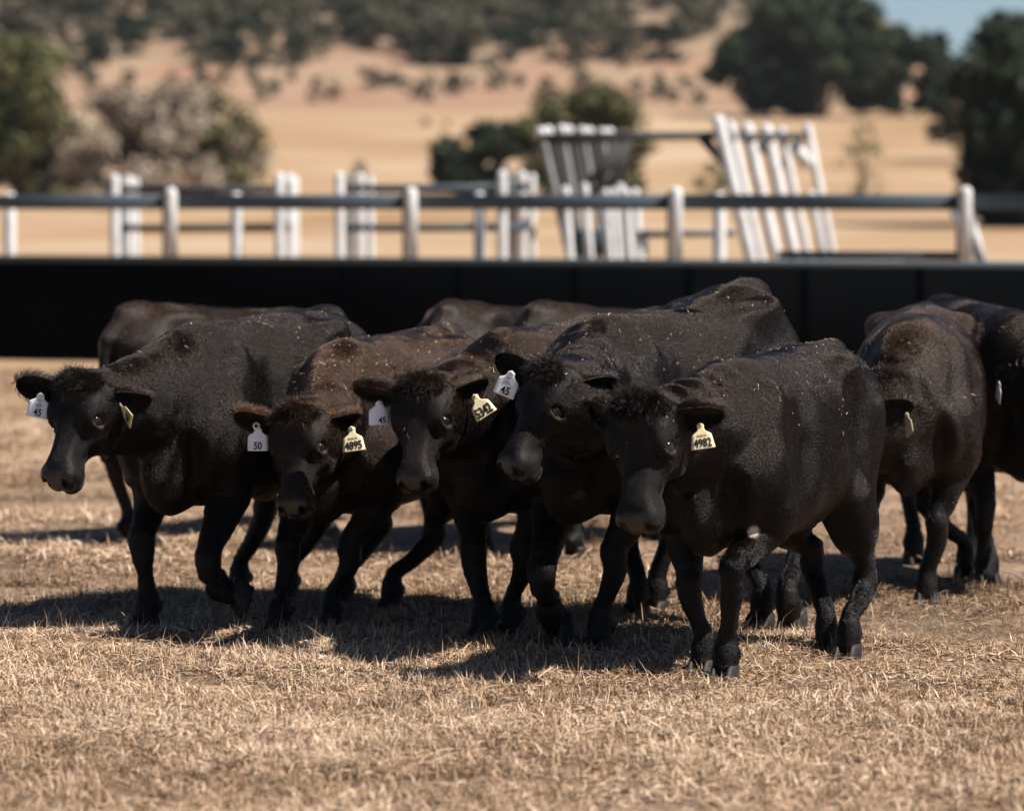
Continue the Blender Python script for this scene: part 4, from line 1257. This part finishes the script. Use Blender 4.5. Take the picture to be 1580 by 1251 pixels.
# C: white 45 curled, cream 5342
cow("black cow facing the camera with a cream 5342 tag and a curled white 45 tag", (765, 990), 30, 1.05,
    dict(poll=(648, 580), fwd=0.98, axis=(-0.10, -0.42, -0.90), face=(-0.38, -0.90, 0.35), size=0.84),
    legs={'FR': dict(px=742, dx=0.05), 'FL': dict(px=786, dx=-0.12), 'HR': dict(px=980, dx=0.1), 'HL': dict(px=1010, dx=-0.05)},
    ears={'R': dict(dir=(-0.96, -0.05, 0.02), open=(-0.0, -0.6, -0.8), w=.052), 'L': dict(dir=(0.85, 0.35, 0.10), open=(-0.1, -0.75, -0.66))},
    tags=[dict(ear='R', text='45', tw=.028, th=.026, tz=-.072, tx=.010, bend=.014, face=(0.1, -1, 0.15), u=.50), dict(ear='L', text='5342', col='cream', tw=.068, th=.040, tz=-.070, roll=-34, face=(-0.15, -1, 0.2), u=.62)],
    brown=0.30, res=RS, hairs=HN, flecks=170, seed=8)
# D: tall middle cow
cow("tall black cow at the centre, head turned left with a tilted white 45 tag", (905, 1006), 32, 1.10,
    dict(poll=(850, 560), fwd=1.0, axis=(-0.46, -0.30, -0.78), face=(-0.76, -0.55, 0.45), size=0.80),
    legs={'FR': dict(px=848, dx=0.08, lift=0.07, knee=(838, 886, 0.12), fet=(848, 930, 0.03), pdir=(-0.45, 0.15, -0.85)), 'FL': dict(px=922, dx=0.0), 'HR': dict(px=1172, dx=0.12), 'HL': dict(px=1222, dx=0.18, lift=0.05, flex=20)},
    ears={'R': dict(dir=(-0.85, -0.1, 0.42), open=(-0.2, -0.95, -0.2)), 'L': dict(dir=(0.80, 0.35, -0.05), open=(-0.3, -0.8, -0.5))},
    tags=[dict(ear='R', text='45', tw=.034, th=.030, tz=-.069, emblem=True, roll=20, face=(-0.3, -1, 0.05), u=.66), dict(ear='L', text='428', col='cream', tw=.05, th=.032, face=(-0.95, -.35, -0.1), roll=8, u=.45)],
    brown=0.13, res=RS, hairs=HN, flecks=150, seed=12, rump=0.07)
# E: right front, 4982
cow("nearest black cow, cream 4982 tag, small white spot on one foreleg", (1105, 1043), 25, 0.985,
    dict(poll=(984, 608), fwd=1.00, axis=(-0.08, -0.30, -0.95), face=(-0.48, -0.86, 0.22), size=0.98),
    legs={'FR': dict(px=1082, dx=-0.02), 'FL': dict(px=1118, dx=0.10, knee=(1132, 880, 0.14)), 'HR': dict(px=1272, dx=0.22), 'HL': dict(px=1308, dx=0.34)},
    ears={'R': dict(dir=(-0.6, 0.75, 0.0), open=(-0.3, -0.8, -0.5)), 'L': dict(dir=(0.95, 0.1, -0.14), open=(-0.1, -0.75, -0.66), len=.22)},
    tags=[dict(ear='L', text='4982', small='BAR H', col='cream', tw=.068, th=.034, tz=-.0715, roll=-8, face=(0.05, -1, 0.1), u=.58)],
    brown=0.13, res=RS, hairs=int(HN * 1.2), flecks=260, seed=15, spot=(1163, 806))
# F: brown cow on the right
FR = 0.02 if QUICK else 0.012
FH = 0 if QUICK else 50000
cow("dark brown cow behind the nearest cow's rump, brisket showing between straight forelegs", (1402, 935), 9, 1.05,
    dict(poll=(1312, 606), fwd=0.66, axis=(-0.60, -0.25, -0.72), face=(-0.8, -0.3, 0.45), size=.9),
    legs={'FR': dict(px=1336), 'FL': dict(px=1430), 'HR': dict(px=1490, dx=-.1), 'HL': dict(px=1524, dx=0.2)},
    ears={'L': dict(dir=(0.75, -0.3, 0.1), open=(-0.3, -0.8, -0.5))},
    tags=[dict(ear='L', col='cream', face=(-0.97, -.25, 0.0), roll=-22, u=.9)], brown=0.45, res=FR, hairs=FH, flecks=20, seed=19, bulk=1.06, hair_w=1.8)
# G
cow("black cow cut by the right edge of the picture, standing behind the dark brown one", (1570, 905), -10, 1.06,
    dict(poll=(1660, 560), fwd=0.9, axis=(-0.0, -0.4, -0.9), face=(0.1, -0.9, 0.35)),
    tags=[dict(ear='R', face=(-1, -.12, 0.0), roll=20, u=.95)], brown=0.15, res=FR, hairs=FH, flecks=10, seed=22, hair_w=1.8)
# far cows
cow("brown backed cow standing sideways far behind the leftmost cow", (478, 820), 225, 1.00,
    dict(poll=(520, 600), fwd=1.0, axis=(0.75, 0.1, -0.65), face=(0.65, 0.1, 0.75)), legs={'HL': dict(dx=0.0), 'HR': dict(dx=-0.12)},
    brown=0.36, res=FR + .003, hairs=FH // 2, flecks=0, seed=24, hair_w=2.5, rump=0.015)
cow("brown backed cow far behind the middle pair, only its rump and back showing", (850, 824), 205, 1.015,
    dict(poll=(930, 560), fwd=1.0, axis=(0.6, 0.3, -0.7), face=(0.55, 0.3, 0.75)),
    brown=0.36, res=FR + .003, hairs=FH // 2, flecks=0, seed=26, hair_w=2.5, rump=0.02)
cow("dark cow far behind the tall middle cow, its hip rising above the herd", (1040, 834), 215, 1.015,
    dict(poll=(1120, 570), fwd=1.0, axis=(0.6, 0.3, -0.7), face=(0.55, 0.3, 0.75)),
    brown=0.36, res=FR + .003, hairs=FH // 2, flecks=0, seed=28, hair_w=2.5, rump=0.02)
# ------------------------------------------------------------------ dry grass
def grass(name, n, y0, y1, wscale, lscale, seed, label, upright=0.25):
    r = np.random.default_rng(seed)
    m = int(n * 2.6)
    # uniform over the ground strip the lens sees, a little wider
    Y = np.sqrt(r.uniform(y0 ** 2, y1 ** 2, m)); X = r.uniform(-1, 1, m) * (Y * 0.137 + 0.5)
    P2 = np.stack([X, Y, 0 * X], -1)
    cl = fbm(P2, 1.6, 3); big = fbm(P2 + 31.0, 0.35, 2)
    keep = r.uniform(size=m) < np.clip((cl - 0.28) * 2.6 + (big - 0.5) * 0.8, 0.06, 1)
    # bare dusty scrape by the nearest cow's hind feet
    sc_ = np.exp(-((X - 1.42) / 0.34) ** 2 - ((Y - 14.6) / 0.42) ** 2)
    keep &= r.uniform(size=m) > sc_ * 0.96
    bare = fbm(P2 + 91.0, 1.15, 2)
    keep &= r.uniform(size=m) < np.clip((bare - 0.30) * 7, 0.10, 1)
    P2, cl, big = P2[keep][:n], cl[keep][:n], big[keep][:n]; n = len(P2)
    tuft = fbm(P2 + 7.0, 3.2, 2)
    up = r.uniform(size=n) < upright * np.clip((tuft - 0.30) * 3.5, 0.1, 2.0)
    az = r.uniform(0, 2 * math.pi, n)
    el = np.where(up, r.uniform(0.7, 1.45, n), np.abs(r.normal(0.12, 0.22, n)))
    L = np.where(up, r.uniform(0.022, 0.070, n) * (0.7 + tuft), r.uniform(0.03, 0.095, n)) * lscale
    tall = r.uniform(size=n) < 0.004
    L = np.where(tall, r.uniform(0.08, 0.17, n), L); el = np.where(tall, r.uniform(0.8, 1.45, n), el)
    W = r.uniform(0.0020, 0.0052, n) * wscale * np.where(tall, 0.7, 1)
    D = np.stack([np.cos(az) * np.cos(el), np.sin(az) * np.cos(el), np.sin(el)], -1)
    S = np.stack([-np.sin(az), np.cos(az), 0.3 * r.normal(size=n)], -1)
    mound = 0.030 * np.clip(tuft - 0.35, 0, 1) * 2 + 0.012 * cl
    base = P2.copy(); base[:, 2] = np.where(up, 0.0, r.uniform(0.0, 1, n) ** 1.4 * (0.010 + mound))
    bend = r.normal(size=(n, 3)) * [0.35, 0.35, 0.15]
    mid = base + D * (L * 0.5)[:, None] + bend * (L * 0.12)[:, None]
    tip = base + D * L[:, None] + bend * (L * 0.55)[:, None]; tip[:, 2] -= np.where(up, L * 0.10, L * 0.15)
    mid[:, 2] = np.maximum(mid[:, 2], 0.002); tip[:, 2] = np.maximum(tip[:, 2], 0.001)
    w = (W * 0.5)[:, None]
    V = np.stack([base - S * w, base + S * w, mid + S * w * 0.85, mid - S * w * 0.85, tip], 1).reshape(-1, 3)
    b = np.arange(n) * 5
    me = np_mesh(name, V, [np.stack([b, b + 1, b + 2, b + 3], -1), np.stack([b + 3, b + 2, b + 4], -1)])
    tint = np.clip(0.44 + 0.22 * r.normal(size=n) + 0.9 * (big - 0.5) + 0.7 * (cl - .5), 0.02, 1)
    tint = np.where(r.uniform(size=n) < 0.16, r.uniform(0, 0.12, n), tint)
    tint = np.where(up & (r.uniform(size=n) < .5), np.clip(tint + 0.2, 0, 1), tint)
    point_attr(me, 'tint', np.repeat(tint, 5))
    o = link_mesh(name, me, M['blade'])
    tag(o, label, "grass", kind='stuff')
    return o
GN = 0.25 if QUICK else 1.0
grass("dry_grass", int(450000 * GN), 10.4, 17.5, 1.0, 1.0, 41, "short dry straw coloured grass trampled round the cattle", 0.14)
grass("dry_grass", int(220000 * GN), 17.5, 40, 1.7, 1.15, 43, "short dry straw coloured grass reaching back to the black wall", 0.13)

def tufts(name, n, y0, y1, seed, label):
    r = np.random.default_rng(seed)
    Y = np.sqrt(r.uniform(y0 ** 2, y1 ** 2, n * 3)); X = r.uniform(-1, 1, n * 3) * (Y * 0.137 + 0.4)
    C = np.stack([X, Y, 0 * X], -1)
    ok = fbm(C + 7.0, 0.9, 2) > 0.50
    C = C[ok][:n]; n = len(C); k = 34
    big = r.uniform(0.5, 1.25, n)
    P = np.repeat(C, k, 0) + np.stack([r.normal(size=n * k) * 0.035, r.normal(size=n * k) * 0.035, np.zeros(n * k)], -1) * np.repeat(big, k)[:, None]
    m = n * k
    off = P - np.repeat(C, k, 0)
    az = np.arctan2(off[:, 1], off[:, 0]) + r.normal(size=m) * 0.7
    el = np.clip(1.25 - 9.0 * np.linalg.norm(off, axis=1) + 0.3 * r.normal(size=m), 0.15, 1.5)
    L = r.uniform(0.03, 0.085, m) * np.repeat(big, k)
    W = r.uniform(0.0018, 0.0042, m)
    D = np.stack([np.cos(az) * np.cos(el), np.sin(az) * np.cos(el), np.sin(el)], -1)
    S = np.stack([-np.sin(az), np.cos(az), 0 * az], -1); w = (W / 2)[:, None]
    mid = P + D * (L * .55)[:, None]; tip = P + D * L[:, None] + np.stack([np.cos(az), np.sin(az), -0.7 + 0 * az], -1) * (L * r.uniform(0.05, .45, m))[:, None]
    V = np.stack([P - S * w, P + S * w, mid + S * w * .8, mid - S * w * .8, tip], 1).reshape(-1, 3)
    b = np.arange(m) * 5
    me = np_mesh(name, V, [np.stack([b, b + 1, b + 2, b + 3], -1), np.stack([b + 3, b + 2, b + 4], -1)])
    tint = np.clip(np.repeat(r.uniform(0.25, 0.85, n) - 0.5 * (r.uniform(size=n) < .12), k) + 0.2 * r.normal(size=m), 0.02, 1)
    point_attr(me, 'tint', np.repeat(tint, 5))
    tag(link_mesh(name, me, M['blade']), label, "grass", kind='stuff')
tufts("grass_tufts", 1500, 10.4, 17.0, 51, "upright tufts of dry grass standing out of the trampled straw")

# ------------------------------------------------------------------ air
def haze(density):
    bm = bmesh.new()
    lo, hi = (-420, -40, -3), (420, 1350, 75)
    vs = [bm.verts.new((x, y, z)) for x in (lo[0], hi[0]) for y in (lo[1], hi[1]) for z in (lo[2], hi[2])]
    for f in ((0, 1, 3, 2), (4, 6, 7, 5), (0, 4, 5, 1), (2, 3, 7, 6), (0, 2, 6, 4), (1, 5, 7, 3)): bm.faces.new([vs[i] for i in f])
    me = bpy.data.meshes.new("haze"); bm.to_mesh(me); bm.free()
    m = bpy.data.materials.new("haze"); m.use_nodes = True; t = m.node_tree; t.nodes.clear()
    o_ = t.nodes.new('ShaderNodeOutputMaterial'); v = t.nodes.new('ShaderNodeVolumePrincipled')
    v.inputs['Color'].default_value = (0.80, 0.86, 0.95, 1); v.inputs['Density'].default_value = density; v.inputs['Anisotropy'].default_value = 0.2
    t.links.new(v.outputs[0], o_.inputs['Volume'])
    o = link_mesh("haze", me, m); tag(o, "thin pale air between the paddock and the far hillside", "haze", kind='stuff')
haze(0.00006)

def dust(c, r, density):
    bm = bmesh.new(); bmesh.ops.create_icosphere(bm, subdivisions=3, radius=1.0)
    for v in bm.verts:
        k = 1 + 0.25 * (vnoise(np.array([v.co]) + 4.0, 1.8)[0] - 0.5)
        v.co = Vector((v.co.x * r[0] * k, v.co.y * r[1] * k, v.co.z * r[2] * k))
    me = bpy.data.meshes.new("dust"); bm.to_mesh(me); bm.free()
    m = bpy.data.materials.new("dust"); m.use_nodes = True; t = m.node_tree; t.nodes.clear()
    o_ = t.nodes.new('ShaderNodeOutputMaterial'); v = t.nodes.new('ShaderNodeVolumePrincipled')
    tc = t.nodes.new('ShaderNodeTexCoord'); nz = t.nodes.new('ShaderNodeTexNoise'); nz.inputs['Scale'].default_value = 9; nz.inputs['Detail'].default_value = 4
    ln = t.nodes.new('ShaderNodeVectorMath'); ln.operation = 'DIVIDE'; ln.inputs[1].default_value = r
    le = t.nodes.new('ShaderNodeVectorMath'); le.operation = 'LENGTH'
    mr = t.nodes.new('ShaderNodeMapRange'); mr.inputs[1].default_value = 1.0; mr.inputs[2].default_value = 0.25; mr.inputs[3].default_value = 0; mr.inputs[4].default_value = density
    mu = t.nodes.new('ShaderNodeMath'); mu.operation = 'MULTIPLY'
    t.links.new(tc.outputs['Object'], ln.inputs[0]); t.links.new(ln.outputs[0], le.inputs[0]); t.links.new(le.outputs['Value'], mr.inputs[0])
    t.links.new(tc.outputs['Object'], nz.inputs['Vector']); t.links.new(nz.outputs['Fac'], mu.inputs[0]); t.links.new(mr.outputs[0], mu.inputs[1]); t.links.new(mu.outputs[0], v.inputs['Density'])
    v.inputs['Color'].default_value = (0.80, 0.62, 0.45, 1)
    t.links.new(v.outputs[0], o_.inputs['Volume'])
    o = link_mesh("dust", me, m); o.location = c
    tag(o, "faint dust kicked up behind the nearest cow's hind hooves", "dust", kind='stuff')
dust((1.53, 15.0, 0.08), (0.32, 0.20, 0.11), 1.5)
